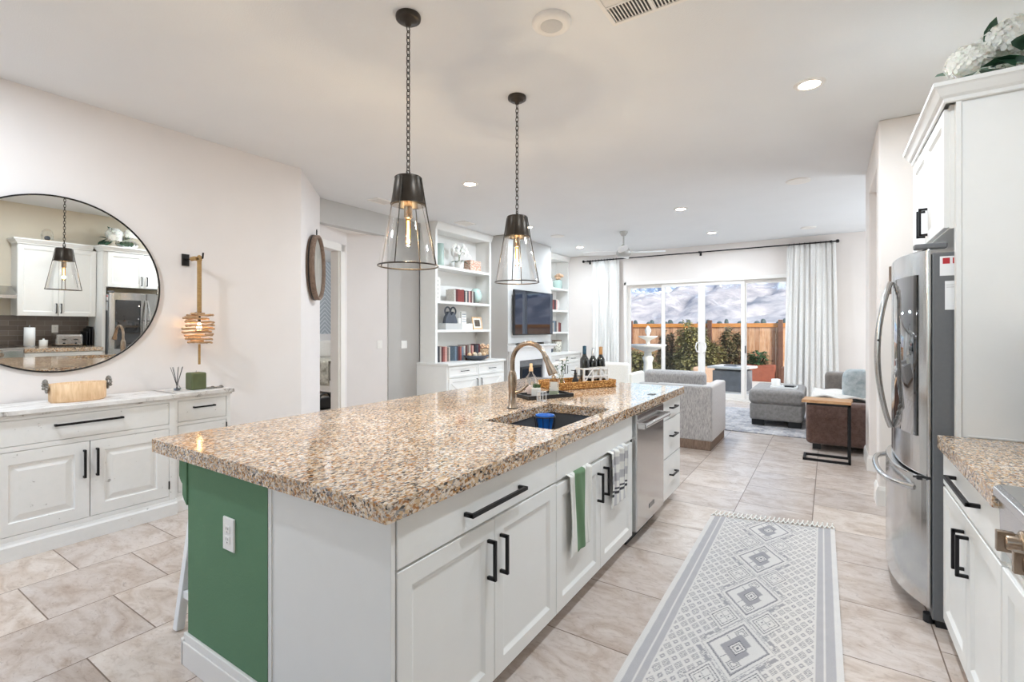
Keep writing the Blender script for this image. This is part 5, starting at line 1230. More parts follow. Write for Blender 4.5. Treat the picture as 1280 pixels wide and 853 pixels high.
# wooden oval bowl with ornate handles
c = Vector((-4.33, 1.19, ST)); t = thing('oval_wooden_tub', 'pale oval wooden tub with pewter ring handles on the sideboard', 'tub', c)
n = 48; vs = []; fs = []; prof = [(.0, .0), (.9, 0), (.985, .012), (1.0, .125), (.94, .125), (.93, .02), (0, .015)]
for r_, z_ in prof:
    for i in range(n): a = 2 * pi * i / n; vs.append((c.x + .095 * r_ * cos(a), c.y + .155 * r_ * sin(a), c.z + z_))
for k in range(len(prof) - 1):
    for i in range(n): j = (i + 1) % n; fs.append((k * n + i, k * n + j, (k + 1) * n + j, (k + 1) * n + i))
MB().add(vs, fs, True).build('staves', 'bowlwood', t)
for sg in (-1, 1):
    h = MB(); yy = c.y + sg * .157
    for k in range(9): a = radians(-20 + 220 * k / 8); h.blob((c.x + .038 * cos(a), yy + sg * .012, c.z + .11 + .040 * sin(a)), (.021, .021, .021), 1, 8, 6)
    h.blob((c.x, yy + sg * .006, c.z + .09), (.05, .014, .05), .8, 10, 8); h.build('ring_handle', 'silver', t)
# green candle
c = Vector((-4.33, 1.935, ST)); t = thing('pillar_candle', 'chunky square green candle on the right end of the sideboard', 'candle', c)
MB().box(c.x - .058, c.x + .058, c.y - .056, c.y + .056, ST, ST + .138).build('wax_body', 'candle', t, bevel=.012, seg=4); MB().tube([(c.x, c.y, ST + .13), (c.x + .002, c.y, ST + .152)], .0016, 6).build('wick', 'blackp', t)
c = Vector((-4.34, 1.80, ST)); t = thing('reed_diffuser', 'small glass reed diffuser with black sticks left of the green candle', 'reed diffuser', c)
MB().open_lathe([(0, .001), (.028, .001), (.03, .02), (.014, .045), (.012, .06), (.015, .062)], c, 20).build('bottle_body', 'clear', t); MB().lathe([(.02, .003), (.026, .02), (0, .022)], c, 16).build('oil', 'navy', t)
m = MB()
for k in range(7): a = k * .9; m.tube([c + Vector((-.008 * cos(a), -.008 * sin(a), .008)), c + Vector((.014 * cos(a), .045 * sin(a), .19))], .0017, 5)
m.build('reeds', 'blackp', t)
for i, (y_, lb) in enumerate(((2.02, 'little grey pebble dish just right of the green candle'), (2.085, 'small dark scattered keys on the far right corner of the sideboard'))):
    c = Vector((-4.27, y_, ST)); t = thing('trinket_dish', lb, 'trinket', c); MB().blob(c + Vector((0, 0, .008)), (.05, .07, .016), .8, 14, 8).blob(c + Vector((.01, .01, .016)), (.02, .03, .014), .9, 10, 6).build('trinket_body', 'silver', t)
# driftwood wall lantern on black bracket
LX, LY = -4.43, 2.005
t = thing('driftwood_lantern', 'glowing stacked driftwood lantern hanging by jute rope from a black wall hook', 'lantern', (LX, LY, 1.36))
m = MB(); m.box(-4.57, -4.558, LY - .075, LY - .02, 1.93, 2.03); m.tube([(-4.56, LY - .047, 1.985), (-4.49, LY - .02, 1.985), (-4.42, LY + .005, 1.985), (-4.395, LY + .01, 1.99), (-4.39, LY + .012, 2.035)], .007, 8); m.build('wall_hook', 'black', t)
m = MB(); m.tube([(LX, LY, 1.535), (LX, LY, 1.975)], .017, 10); m.tube(arc((LX, LY, 1.985), .02, -90, 200, 14, 'xz'), .013, 8); m.tube([(-4.50, LY - .03, 1.985), (-4.47, LY - .02, 1.99), (-4.44, LY - .01, 1.985)], .018, 9)
m.build('rope', 'rope', t)
MB().tube([(LX, LY, 1.27), (LX, LY, 1.10)], .010, 8).build('rope_tail', 'rope', t)
rr = random.Random(21)
for k in range(9):
    z = 1.285 + k * .0285; Rr = (.105 if 1 < k < 7 else .088) * rr.uniform(.92, 1.1); ox, oy = rr.uniform(-.014, .014), rr.uniform(-.018, .018); a0 = rr.uniform(0, 6.28); tl = rr.uniform(-.06, .06)
    nseg = 4; m = MB(); pts = []
    for i in range(20):
        a = a0 + 2 * pi * i / 20; w_ = 1 + .07 * sin(3 * a + k); pts.append((LX + ox + Rr * w_ * cos(a), LY + oy + Rr * w_ * sin(a), z + Rr * tl * sin(a) + .003 * sin(5 * a)))
    m.tube(pts, .0078, 7, closed=True)
    a = a0; m.tube([(LX + ox + Rr * cos(a) - .05 * sin(a + .2), LY + oy + Rr * sin(a) + .05 * cos(a + .2), z + .012), (LX + ox + Rr * cos(a) + .05 * sin(a), LY + oy + Rr * sin(a) - .05 * cos(a), z + .010)], .0075, 7)
    m.build('driftwood_ring', 'driftwood', t)
m = MB()
for a in (0, 2.1, 4.2): m.tube([(LX + .07 * cos(a), LY + .07 * sin(a), 1.52), (LX, LY, 1.545)], .002, 5)
m.tube([(LX, LY, 1.54), (LX, LY, 1.45)], .011, 10); m.build('lamp_holder', 'black', t)
MB().lathe([(.008, 1.45), (.017, 1.42), (.019, 1.40), (.013, 1.375), (0, 1.368)], (LX, LY, 0), 18).build('bulb', 'warmbulb', t)
light('lantern_light', 'POINT', (LX, LY, 1.40), 16.0, (1.0, 0.72, 0.42), .008, parent=t)
# oval barrel clock on the angled wall
cc = Vector((-4.985, 3.455, 2.10)); nrm = Vector((.7071, .7071, 0)); tg = Vector((-.7071, .7071, 0))
t = thing('wooden_wall_disc', 'round whitewashed wooden wall piece with brown barrel rim seen edge-on', 'wall decoration', cc)
BM = Matrix(((tg.x, 0, nrm.x, cc.x), (tg.y, 0, nrm.y, cc.y), (0, 1, 0, cc.z), (0, 0, 0, 1)))
def disc_m(prof, n=56): m = MB(); m.M = BM; return m.lathe(prof, (0, 0, 0), n)
disc_m([(.36, .002), (.372, .01), (.372, .085), (.36, .092), (.345, .085), (.345, .045)]).build('barrel_rim', 'clockwood', t)
disc_m([(.346, .05), (0, .05)]).build('face', 'clockface', t)
disc_m([(.374, .02), (.376, .022), (.376, .034), (.374, .036)]).build('metal_band', 'black', t)
m = MB(); m.M = BM; m.tube([(.0, .37, .05), (-.012, .395, .05), (-.012, .425, .05), (0, .44, .05), (.012, .425, .05), (.012, .395, .05), (0, .37, .05)], .0055, 7); m.build('hanging_loop', 'black', t)

# ------------------------------------------------------------------ bedroom seen through the doorway
bd = thing('bed', 'white upholstered bed seen through the far left doorway', 'bed', (-9.3, 7.05, 0))
MB().box(-10.38, -10.28, 6.15, 7.95, .0, 1.27).build('headboard', 'white2', bd, bevel=.02, seg=3)
MB().box(-10.28, -8.35, 6.22, 7.88, .12, .36).build('bed_frame', 'ceramic', bd, bevel=.01)
MB().box(-10.26, -8.36, 6.24, 7.86, .36, .72).build('mattress', 'linen', bd, bevel=.06, seg=4)
for x in (-10.2, -8.45):
    for y in (6.3, 7.8): MB().bar((x, y, 0), (x, y, .12), .05).build('leg', 'blackp', bd)
tag(sheet(lambda u, v: (-9.4 + 1.0 * u, 6.19 + (1.6 * v - .02 if v > .3 else .0) + .012 * sin(u * 22), .745 + .008 * sin(u * 15) * sin(v * 9) if v > .3 else .25 + 1.65 * v + .0), 30, 30).build('bed_throw', 'bedthrow', None, solid=.012), 'grey and cream patterned throw hanging over the side of the bed', 'throw')
tag(MB().blob((-10.05, 6.75, .93), (.2, .62, .42), .45).build('bed_pillow', 'teal_fab', None), 'dark teal knitted pillow against the white headboard', 'pillow')
tag(MB().blob((-10.12, 7.45, .92), (.2, .62, .40), .45).build('bed_pillow', 'linen', None), 'white pillow behind the teal pillow on the bed', 'pillow')
c = Vector((-7.3, 5.3, .012)); t = thing('handbag', 'small black handbag on the bedroom floor beside the bed', 'handbag', c)
MB().blob(c + Vector((0, 0, .10)), (.16, .34, .2), .5).build('bag_body', 'blackp', t); MB().tube(arc(c + Vector((0, 0, .17)), .11, 0, 180, 12, 'yz'), .008, 7).tube(arc(c + Vector((.03, 0, .16)), .12, 0, 180, 12, 'yz'), .008, 7).build('bag_handles', 'blackp', t)
t = thing('bedroom_fill_lamp', 'unseen round ceiling lamp added to light the bedroom', 'ceiling light', (-8.2, 5.6, H)); MB().lathe([(.16, H), (.16, H - .03), (.12, H - .06), (0, H - .07)], (-8.2, 5.6, 0), 28).build('lamp_dome', 'can', t)
light('bedroom_fill_light', 'POINT', (-8.2, 5.6, H - .15), 90, (.95, .97, 1), .15, parent=t)  # no lamp is visible here; added so the bedroom is lit

# ------------------------------------------------------------------ built-in bookcases and fireplace wall
BX = -5.05; LWX = -4.75
def bookcase(label, y0, y1, shelves, cz=.875, doors=True):
    t = thing('built_in_bookcase', label, 'bookcase', ((BX + WL) / 2, (y0 + y1) / 2, 0), 0)
    st = .05
    for ya, yb in ((y0, y0 + .03), (y1 - .03, y1)): MB().box(WL + .001, BX, ya, yb, cz, H - .004).build('side_panel', 'white', t)
    for ya, yb in ((y0 - .001, y0 + st), (y1 - st, y1 + .001)): MB().box(BX - .02, BX + .004, ya, yb, cz, H - .1).build('face_stile', 'white', t, bevel=.002)
    MB().box(WL + .001, WL + .015, y0, y1, cz, H - .004).build('back_panel', 'white', t)
    MB().box(WL + .01, BX + .005, y0 - .003, y1 + .0, H - .105, H - .003).prism([(BX + .004, H - .12), (BX + .012, H - .11), (BX + .05, H - .03), (BX + .05, H - .004), (BX, H - .004)], y0, y1, 'y').build('crown_moulding', 'white', t)
    for z in shelves: MB().box(WL + .012, BX + .002, y0 + .028, y1 - .028, z - .042, z).build('shelf', 'white', t, bevel=.002)
    MB().box(WL + .001, LWX - .02, y0 - .06 if y0 < 6 else y0, y1 if y0 < 6 else y1, .0, cz - .035).build('base_carcass', 'white', t)
    MB().box(WL + .001, LWX + .02, y0 - .07 if y0 < 6 else y0, y1, cz - .035, cz).build('base_top', 'white', t, bevel=.004)
    n = 2; ya = y0 - .03 if y0 < 6 else y0 + .03; wd_ = (y1 - .03 - ya) / n
    for k in range(n):
        yy = ya + wd_ * k + .006; w_ = wd_ - .012
        q = MB().panel((LWX - .019, yy, .655), Y_, Z_, w_, .165, ((0, 0), (0, .016), (.002, .018), (.035, .018), (.04, .011))).build('drawer', 'white', t); bar_handle(q, (LWX, yy + w_ / 2 - .09, .745), (LWX, yy + w_ / 2 + .09, .745), X_, .026, .010)
        q = MB().panel((LWX - .019, yy, .10), Y_, Z_, w_, .54, ((0, 0), (0, .016), (.002, .018), (.05, .018), (.056, .010))).build('door', 'white', t)
        hy = yy + w_ - .05 if k == 0 else yy + .05; bar_handle(q, (LWX, hy, .43), (LWX, hy, .60), X_, .026, .010)
        x1 = MB(); x1.bar((LWX - .006, yy + .05, .15), (LWX - .006, yy + w_ - .05, .59), .035, .008, up=X_); x1.bar((LWX - .006, yy + .05, .59), (LWX - .006, yy + w_ - .05, .15), .035, .008, up=X_); x1.build('cross_trim', 'white', q)
    return t
SH = (1.385, 1.835, 2.385); SH2 = (1.33, 1.815, 2.30)
bookcase('white built-in bookcase with four shelves left of the fireplace', 5.62, 7.09, SH)
bookcase('narrow-looking white built-in bookcase right of the television', 8.66, 10.19, SH2)
fp = thing('fireplace', 'projecting grey chimney breast with white mantel surround and dark firebox', 'fireplace', (-5.0, 7.87, 0))
FX = -4.70
MB().box(WL, FX, 7.092, 8.658, 1.14, H - .002).box(WL, FX, 7.092, 7.36, 0, 1.14).box(WL, FX, 8.39, 8.658, 0, 1.14).box(WL, FX - .35, 7.36, 8.39, 0, 1.14).build('chimney_breast', 'wall_grey', fp)
MB().box(FX, FX + .012, 7.092, 8.658, 1.14, H - .004).build('face_panel', 'wall_greylight', fp)
MB().box(FX - .02, FX + .05, 7.15, 7.42, 0, 1.0).box(FX - .02, FX + .05, 8.33, 8.60, 0, 1.0).box(FX - .02, FX + .05, 7.42, 8.33, .82, 1.0).build('surround', 'white2', fp, bevel=.004)
MB().prism([(FX, 1.0), (FX + .07, 1.0), (FX + .09, 1.04), (FX + .15, 1.07), (FX + .16, 1.10), (FX, 1.10)], 7.10, 8.65, 'y').build('mantel_shelf', 'white2', fp)
MB().box(FX - .03, FX + .005, 7.42, 8.33, .0, .82).build('slate_surround', 'slate', fp)
MB().box(FX + .004, FX + .03, 7.50, 8.25, .10, .70).build('firebox_frame', 'blackp', fp, bevel=.004)
MB().box(FX + .03, FX + .034, 7.54, 8.21, .14, .66).build('firebox_glass', 'tvglass', fp)
tv = thing('television', 'black flat television mounted above the mantel reflecting the windows', 'television', (-4.6, 7.87, 1.69))
MB().box(-4.64, -4.60, 7.17, 8.57, 1.285, 2.09).build('housing', 'blackp', tv, bevel=.004)
MB().box(-4.601, -4.598, 7.182, 8.558, 1.30, 2.078).build('screen', 'tvglass', tv)
MB().box(FX + .01, -4.64, 7.7, 8.05, 1.5, 1.9).build('wall_mount', 'blackp', tv)

# ------------------------------------------------------------------ books and ornaments on the shelves
def book(y, z, w, h, d, col, label, lean=0, x=BX - .03, group=None):
    t = thing('book', label, 'book', (x - d / 2, y + w / 2, z), 0, group)
    m = MB(); m.box(x - d, x, y, y + .0018, z, z + h).box(x - d, x, y + w - .0018, y + w, z, z + h).box(x - .002, x, y, y + w, z, z + h); m.build('cover', 'book%d' % col, t)
    MB().box(x - d + .004, x - .003, y + .002, y + w - .002, z + .003, z + h - .004).build('pages', 'label', t); return t
CN = ['brick red', 'dark maroon', 'off-white', 'slate grey', 'dusty rose', 'pale pink', 'brown', 'black', 'beige', 'steel blue']
HN = lambda h: 'tall' if h > .225 else ('short' if h < .185 else 'mid-height')
used = {}
def row(y, z, spec, where, group, x=BX - .03, d=.17):
    ordn = ['first', 'second', 'third', 'fourth', 'fifth', 'sixth', 'seventh', 'eighth', 'ninth', 'tenth', 'eleventh', 'twelfth', 'thirteenth', 'fourteenth']
    for i, (w_, h, col) in enumerate(spec):
        book(y, z, w_, h, d, col, '%s %s book, %s from left, %s' % (HN(h), CN[col], ordn[i], where), x=x, group=group); y += w_ + .002
    return y
row(6.10, 1.835, [(.045, .20, 2), (.055, .21, 1), (.05, .21, 0), (.055, .205, 0), (.05, .21, 0), (.03, .20, 7), (.05, .19, 8), (.035, .20, 3), (.045, .195, 5), (.04, .20, 1), (.04, .20, 8), (.035, .195, 7)], 'second shelf, left bookcase', 'books on the second shelf of the left bookcase')
row(5.675, .875, [(.035, .25, 3), (.045, .25, 7), (.035, .24, 8), (.045, .235, 1), (.04, .235, 4), (.045, .24, 5), (.04, .225, 6), (.03, .235, 2)], 'left bookcase bottom shelf, left group', 'books at the left of the bottom shelf')
row(6.13, .875, [(.035, .235, 9), (.04, .24, 3), (.045, .235, 1), (.04, .23, 4), (.05, .22, 9), (.045, .24, 2), (.045, .25, 1), (.05, .245, 6), (.045, .25, 8), (.035, .25, 4), (.045, .24, 5)], 'left bookcase bottom shelf, middle group', 'books in the middle of the bottom shelf')
row(6.66, .875, [(.05, .25, 7), (.045, .25, 3), (.045, .26, 1)], 'left bookcase bottom shelf, right group', 'books at the right of the bottom shelf')
row(9.42, 1.815, [(.07, .22, 4), (.06, .22, 1), (.06, .225, 7), (.06, .22, 5)], 'second shelf, right bookcase', 'books on the second shelf of the right bookcase')
row(9.40, 1.33, [(.06, .22, 2), (.06, .20, 8), (.06, .24, 9), (.06, .24, 3), (.08, .22, 2), (.07, .21, 0), (.06, .20, 1)], 'third shelf, right bookcase', 'books on the third shelf of the right bookcase')
def lathe_thing(name, label, cat, c, prof, mat, part='body', open_=False, n=28):
    t = thing(name, label, cat, c); m = MB(); (m.open_lathe if open_ else m.lathe)(prof, c, n); m.build(part, mat, t); return t
sx_ = -5.20
lathe_thing('glass_vase', 'tall pale teal glass vase at the left end of the top shelf', 'vase', Vector((sx_, 5.90, SH[2])), [(0, .002), (.045, .002), (.06, .03), (.062, .2), (.06, .37), (.055, .37), (.055, .04), (0, .02)], 'bluegreen')
c = Vector((sx_, 6.38, SH[2])); lathe_thing('flower_pot', 'white ceramic pot holding the orchid on the top shelf', 'pot', c, [(.055, 0), (.075, .04), (.078, .11), (.07, .14), (.062, .14), (.062, .11), (0, .11)], 'ceramic', 'pot')
t = thing('orchid', 'white orchid with arching stems on the top shelf of the left bookcase', 'orchid', c + Vector((0, 0, .11))); m = MB(); lf = MB(); pt = MB(); rr = random.Random(9)
for k in range(6): a = k * 1.05; lf.leaf(c + Vector((0, 0, .13)), (cos(a) * .6, sin(a), .25), .20, .05, .4)
for (dy, top) in ((-.13, .40), (-.03, .36), (.12, .42), (.17, .33)):
    pts = [c + Vector((.0, dy * k ** 2, .12 + (top - .12) * sin(k * 1.5))) for k in (0, .25, .5, .75, 1)]; m.tube(pts, .003, 5)
    for q in range(7):
        p = Vector(pts[-1]) + Vector((rr.uniform(-.03, .05), rr.uniform(-.06, .06), rr.uniform(-.10, .03)))
        for j in range(5): a = 2 * pi * j / 5 + q; pt.leaf(p, (.3, cos(a), sin(a)), .034, .03, .0, up=(1, 0, 0))
m.build('stems', 'stem', t); lf.build('leaves', 'leafdark', t); pt.build('blossoms', 'petal', t)
tag(MB().box(sx_ - .07, sx_ + .07, 6.60, 6.90, SH[2], SH[2] + .19).build('decorative_box', 'floral', None, bevel=.006), 'square floral patterned box at the right of the top shelf', 'box')
t = thing('word_sign', 'narrow whitewashed vertical sign at the left end of the second shelf', 'sign', (sx_, 5.82, SH[1])); MB().box(sx_ - .01, sx_ + .01, 5.74, 5.90, SH[1], SH[1] + .38).build('board', 'label', t, bevel=.002)
m = MB()
for k in range(5): m.ring((sx_ + .011, 5.82, SH[1] + .06 + .065 * k), .018, .0035, 12, 5, axis='x')
m.build('letters', 'silver', t)
lathe_thing('glass_vase', 'egg-shaped pale teal vase at the right of the second shelf', 'vase', Vector((sx_, 6.84, SH[1] + .016)), [(0, 0), (.05, .002), (.10, .07), (.108, .13), (.085, .21), (.05, .25), (.045, .25), (.075, .2), (.095, .13), (.05, .02), (0, .02)], 'bluegreen')
tag(MB().box(sx_ - .09, sx_ + .09, 6.66, 7.04, SH[1], SH[1] + .015).build('wooden_board', 'clockwood', None, bevel=.003), 'thin brown wooden board under the egg-shaped vase', 'board')
# dark knotted sculpture
t = thing('loop_sculpture', 'dark grey handbag-like sculpture with two open loops on the third shelf', 'sculpture', (sx_, 6.15, SH[0] + .10))
c = Vector((sx_, 6.15, SH[0] + .10)); m = MB(); m.prism([(c.y - .16, c.z), (c.y + .16, c.z), (c.y + .12, c.z + .10), (c.y + .05, c.z + .20), (c.y, c.z + .13), (c.y - .06, c.z + .20), (c.y - .13, c.z + .10)], c.x - .035, c.x + .035, 'x'); m.build('body', 'navy', t, bevel=.012, seg=3)
m = MB(); m.ring((c.x, c.y - .065, c.z + .20), .065, .013, 24, 8, axis='x'); m.ring((c.x, c.y + .075, c.z + .20), .065, .013, 24, 8, axis='x'); m.build('loops', 'navy', t)
tag(MB().box(sx_ - .08, sx_ + .07, 5.96, 6.36, SH[0], SH[0] + .10).build('storage_box', 'wall_greylight', None, bevel=.004), 'light grey box under the dark loop sculpture', 'box')
tag(MB().box(sx_ - .08, sx_ + .07, 6.37, 6.66, SH[0], SH[0] + .10).build('storage_box', 'ceramic', None, bevel=.004), 'white box right of the grey box on the third shelf', 'box')
t = thing('small_sign', 'small white block sign with blue lettering lines on the white box', 'sign', (sx_, 6.49, SH[0] + .10)); MB().box(sx_ - .02, sx_ + .02, 6.42, 6.55, SH[0] + .10, SH[0] + .30).build('block', 'ceramic', t, bevel=.003)
m = MB()
for k in range(4): m.box(sx_ + .02, sx_ + .022, 6.435, 6.535, SH[0] + .13 + .04 * k, SH[0] + .142 + .04 * k)
m.build('lettering', 'book9', t)
lathe_thing('pillar_candle', 'short cream candle between the sculpture and the small sign', 'candle', Vector((sx_ + .03, 6.33, SH[0] + .10)), [(.035, 0), (.035, .09), (0, .09)], 'label')
t = thing('picture_frame', 'wood framed dark picture at the right of the third shelf', 'picture frame', (sx_, 6.87, SH[0])); fm = MB()
pm = Matrix.Translation((sx_ + .03, 6.73, SH[0] + .003)) @ Matrix.Rotation(radians(-10), 4, 'Y'); 
m = MB(); m.M = pm; m.box(-.008, .008, 0, .27, 0, .025).box(-.008, .008, 0, .27, .195, .22).box(-.008, .008, 0, .025, .025, .195).box(-.008, .008, .245, .27, .025, .195); m.build('frame', 'bowlwood', t, bevel=.002)
m = MB(); m.M = pm; m.box(-.004, .001, .025, .245, .025, .195); m.build('mat', 'label', t)
m = MB(); m.M = pm; m.box(.001, .002, .06, .21, .05, .17); m.build('picture', plain('landscape_print', (96, 84, 74), .6, vary=.7, scale=22), t)
lathe_thing('glass_plate', 'clear glass round plate leaning at the left of the third shelf', 'plate', Vector((sx_ - .05, 5.80, SH[0])), [(.05, 0), (.02, .01), (.02, .06), (.07, .12), (.02, .22)], 'clear', open_=True)
c = Vector((-4.93, 6.50, .875)); t = lathe_thing('decor_bowl', 'wide dark blue-grey bowl on the bottom shelf of the left bookcase', 'bowl', c, [(.08, 0), (.15, .02), (.21, .07), (.22, .085), (.205, .085), (.14, .035), (0, .03)], 'navy', n=40)
for k, (dx, dy) in enumerate(((-.05, -.12), (.05, -.10), (-.04, .0), (.06, .01), (0, .10), (-.09, .08), (.06, .13))):
    tag(MB().lathe([(0, -.04), (.028, -.03), (.04, 0), (.028, .03), (0, .04)], (c.x + dx, c.y + dy, c.z + .088), 16).build('decor_ball', 'beige_cer' if k % 2 else 'bowlwood', None), ['pale woven ball at the left back of the dark blue bowl', 'beige ball at the left front of the dark blue bowl', 'pale woven ball in the back middle of the dark blue bowl', 'beige ball in the front middle of the dark blue bowl', 'pale woven ball just right of centre in the dark blue bowl', 'beige ball at the right back of the dark blue bowl', 'pale woven ball at the right front of the dark blue bowl'][k], 'decorative ball', 'decorative balls in the dark bowl')
c = Vector((-5.1, 6.93, .875)); lathe_thing('wicker_pot', 'open weave beige pot at the right end of the bottom shelf', 'pot', c, [(.07, 0), (.085, .02), (.09, .15), (.08, .17), (.07, .17), (.075, .03), (0, .01)], 'wickerpot')
t = thing('dried_flowers', 'peach dried flowers in the beige woven pot', 'flowers', c + Vector((0, 0, .15))); m = MB(); rr = random.Random(2)
for k in range(12): m.blob(c + Vector((rr.uniform(-.06, .06), rr.uniform(-.08, .06), .19 + rr.uniform(0, .07))), (.05, .05, .045), .9, 8, 6)
m.build('blooms', 'peach', t)
# right bookcase ornaments
c = Vector((sx_, 9.92, SH2[2])); lathe_thing('glass_jar', 'teal ceramic jar with peach flowers on the top shelf of the right bookcase', 'vase', c, [(.07, 0), (.10, .02), (.11, .17), (.10, .20), (.09, .20), (.09, .03), (0, .02)], 'bluegreen')
t = thing('dried_flowers', 'peach flowers in the teal jar on the right bookcase', 'flowers', c + Vector((0, 0, .16))); m = MB()
for k in range(16): m.blob(c + Vector((rr.uniform(-.1, .1), rr.uniform(-.15, .13), .23 + rr.uniform(0, .10))), (.07, .07, .06), .9, 8, 6)
m.build('blooms', 'peach', t)
c = Vector((sx_, 9.62, SH2[2])); lathe_thing('figurine', 'small white figurine left of the teal jar on the right bookcase', 'figurine', c, [(.05, 0), (.05, .03), (.025, .05), (.035, .10), (.03, .14), (.015, .16), (.028, .19), (.02, .215), (0, .22)], 'ceramic')
t = thing('decor_plate', 'round pinkish white plate standing on the second shelf of the right bookcase', 'plate', (sx_ - .05, 9.95, SH2[1])); MB().lathe([(0, 0), (.08, .004), (.125, .02), (.125, .012), (.08, -.006), (0, -.01)], (sx_ - .05, 9.95, SH2[1] + .127), 36, axis='x').build('plate_body', 'ceramic', t)
c = Vector((sx_, 9.88, .875)); lathe_thing('spotted_jar', 'white spotted jar with dark lid on the bottom of the right bookcase', 'jar', c, [(.09, 0), (.11, .02), (.11, .22), (.10, .24), (0, .24)], 'spotjar')
tag(MB().lathe([(.112, .24), (.112, .265), (0, .27)], c, 28).build('jar_lid', 'clockwood', None), 'dark brown lid resting on the white spotted jar', 'lid')
lathe_thing('small_vase', 'small dark vase left of the spotted jar', 'vase', Vector((sx_, 9.60, .875)), [(.04, 0), (.055, .05), (.03, .11), (.035, .14), (0, .14)], 'navy')

# ------------------------------------------------------------------ curtains, fan
def curtain(label, x0, x1, y, ztop, seed, spread=0):
    n = 7 if x1 - x0 < .5 else 9; t = thing('curtain', label, 'curtain', ((x0 + x1) / 2, y, .01))
    def f(u, v):
        k = 1 - v; x = x0 + (x1 - x0) * u; x += spread * k * (u - .5) * .3; a = .034 * (.5 + .5 * k) * (1 + .4 * sin(u * 11 + seed)) ; ph = u * n * 2 * pi
        return (x + .012 * sin(ph * 2 + seed), y + a * sin(ph + .5 * sin(k * 3 + seed)) + .012 * sin(ph * 1.7 + k * 5), .012 + (ztop - .012) * v)
    sheet(f, 150, 24).build('panel', 'curtain', t, solid=.003); m = MB()
    for k in range(n + 1): xx = x0 + (x1 - x0) * (k + .25) / n; m.ring((xx, y, 2.905), .022, .003, 16, 6, axis='x') if k < n else None
    m.build('rings', 'black', t); return t
CY = 10.07
curtain('white floor-length curtain left of the sliding glass doors', -4.42, -3.80, CY, 2.885, 1)
curtain('white floor-length curtain covering the right end of the glass doors', -.62, .10, CY, 2.885, 4, .4)
t = thing('curtain_rod', 'long thin black curtain rod above the sliding doors', 'curtain rod', (-2.2, CY, 2.905))
MB().tube([(-4.60, CY, 2.905), (.10, CY, 2.905)], .0125, 10).build('rod', 'black', t)
for xx, s_ in ((-4.60, -1), (.10, 1)): MB().lathe([(0, -.03), (.02, -.025), (.03, 0), (.02, .025), (0, .03)], (xx + s_ * .025, CY, 2.905), 16).build('finial', 'black', t)
for xx in (-4.52, -2.14, .03): MB().bar((xx, CY, 2.905), (xx, FY - .001, 2.905), .018).box(xx - .02, xx + .02, FY - .012, FY - .001, 2.85, 2.94).lathe([(.02, 2.888), (.02, 2.922)], (xx, CY, 0), 12).build('bracket', 'black', t)
hx, hy = -2.93, 8.0
fn = thing('ceiling_fan', 'silver four-blade ceiling fan hanging from the living room ceiling', 'ceiling fan', (hx, hy, H))
MB().lathe([(.07, H), (.068, H - .02), (.035, H - .07), (.0, H - .075)], (hx, hy, 0), 28).build('canopy', 'fanmetal', fn)
MB().tube([(hx, hy, H - .06), (hx, hy, 2.80)], .014, 12).build('downrod', 'fanmetal', fn)
MB().lathe([(.02, 2.83), (.05, 2.80), (.10, 2.74), (.125, 2.71), (.12, 2.66), (.09, 2.635), (.0, 2.63)], (hx, hy, 0), 36).build('motor_housing', 'fanmetal', fn)
for k in range(4):
    a = radians(18 + 90 * k); ca, sa = cos(a), sin(a); n = 10; vs = []
    for (r_, w0) in ((.10, .045), (.16, .065), (.3, .08), (.5, .075), (.66, .06), (.68, .045)):
        for s_ in (-1, 1):
            for z_ in (0, .008):
                vs.append((hx + r_ * ca - s_ * w0 * sa, hy + r_ * sa + s_ * w0 * ca, 2.69 + z_ + s_ * w0 * .28))
    fs = []
    for i in range(5): b_ = i * 4; fs += [(b_, b_ + 4, b_ + 6, b_ + 2), (b_ + 1, b_ + 3, b_ + 7, b_ + 5), (b_, b_ + 1, b_ + 5, b_ + 4), (b_ + 2, b_ + 6, b_ + 7, b_ + 3)]
    fs += [(0, 2, 3, 1), (20, 21, 23, 22)]
    MB().add(vs, fs).build('blade', 'white2', fn, bevel=.002)

# ------------------------------------------------------------------ living room furniture
t = thing('area_rug', 'distressed blue-grey area rug in the living room', 'rug', (-1.7, 8.2, 0)); MB().box(-3.9, -.235, 7.22, 9.35, .001, .014).build('pile', 'shag', t, bevel=.004)
# grey tweed armchair seen from behind / side
ac = thing('armchair', 'boxy grey tweed armchair beyond the far end of the island', 'armchair', (-1.5, 6.3, 0))
MB().box(-1.96, -1.13, 5.90, 6.76, .0, .16).build('plinth', 'clockwood', ac, bevel=.006)
MB().box(-1.98, -1.12, 5.895, 6.02, .10, .735).build('arm', 'boucle', ac, bevel=.025, seg=4)
MB().box(-1.98, -1.12, 6.66, 6.785, .10, .66).build('arm', 'boucle', ac, bevel=.03, seg=4)
MB().box(-1.24, -1.115, 5.91, 6.77, .10, .738).build('back', 'boucle2', ac, bevel=.025, seg=4)
MB().box(-1.99, -1.24, 6.02, 6.66, .14, .46).build('seat_cushion', 'boucle', ac, bevel=.05, seg=4)
t = thing('swivel_chair', 'low grey rounded-back chair behind the boxy tweed armchair', 'armchair', (-1.85, 7.0, 0))
MB().box(-2.22, -1.42, 7.05, 7.75, .12, .46).build('seat', 'boucle', t, bevel=.06, seg=4); MB().box(-2.24, -1.40, 6.92, 7.10, .15, .815).build('backrest', 'boucle', t, bevel=.07, seg=5)
MB().box(-2.10, -1.55, 7.05, 7.65, .015, .13).build('base', 'blackp', t, bevel=.01)
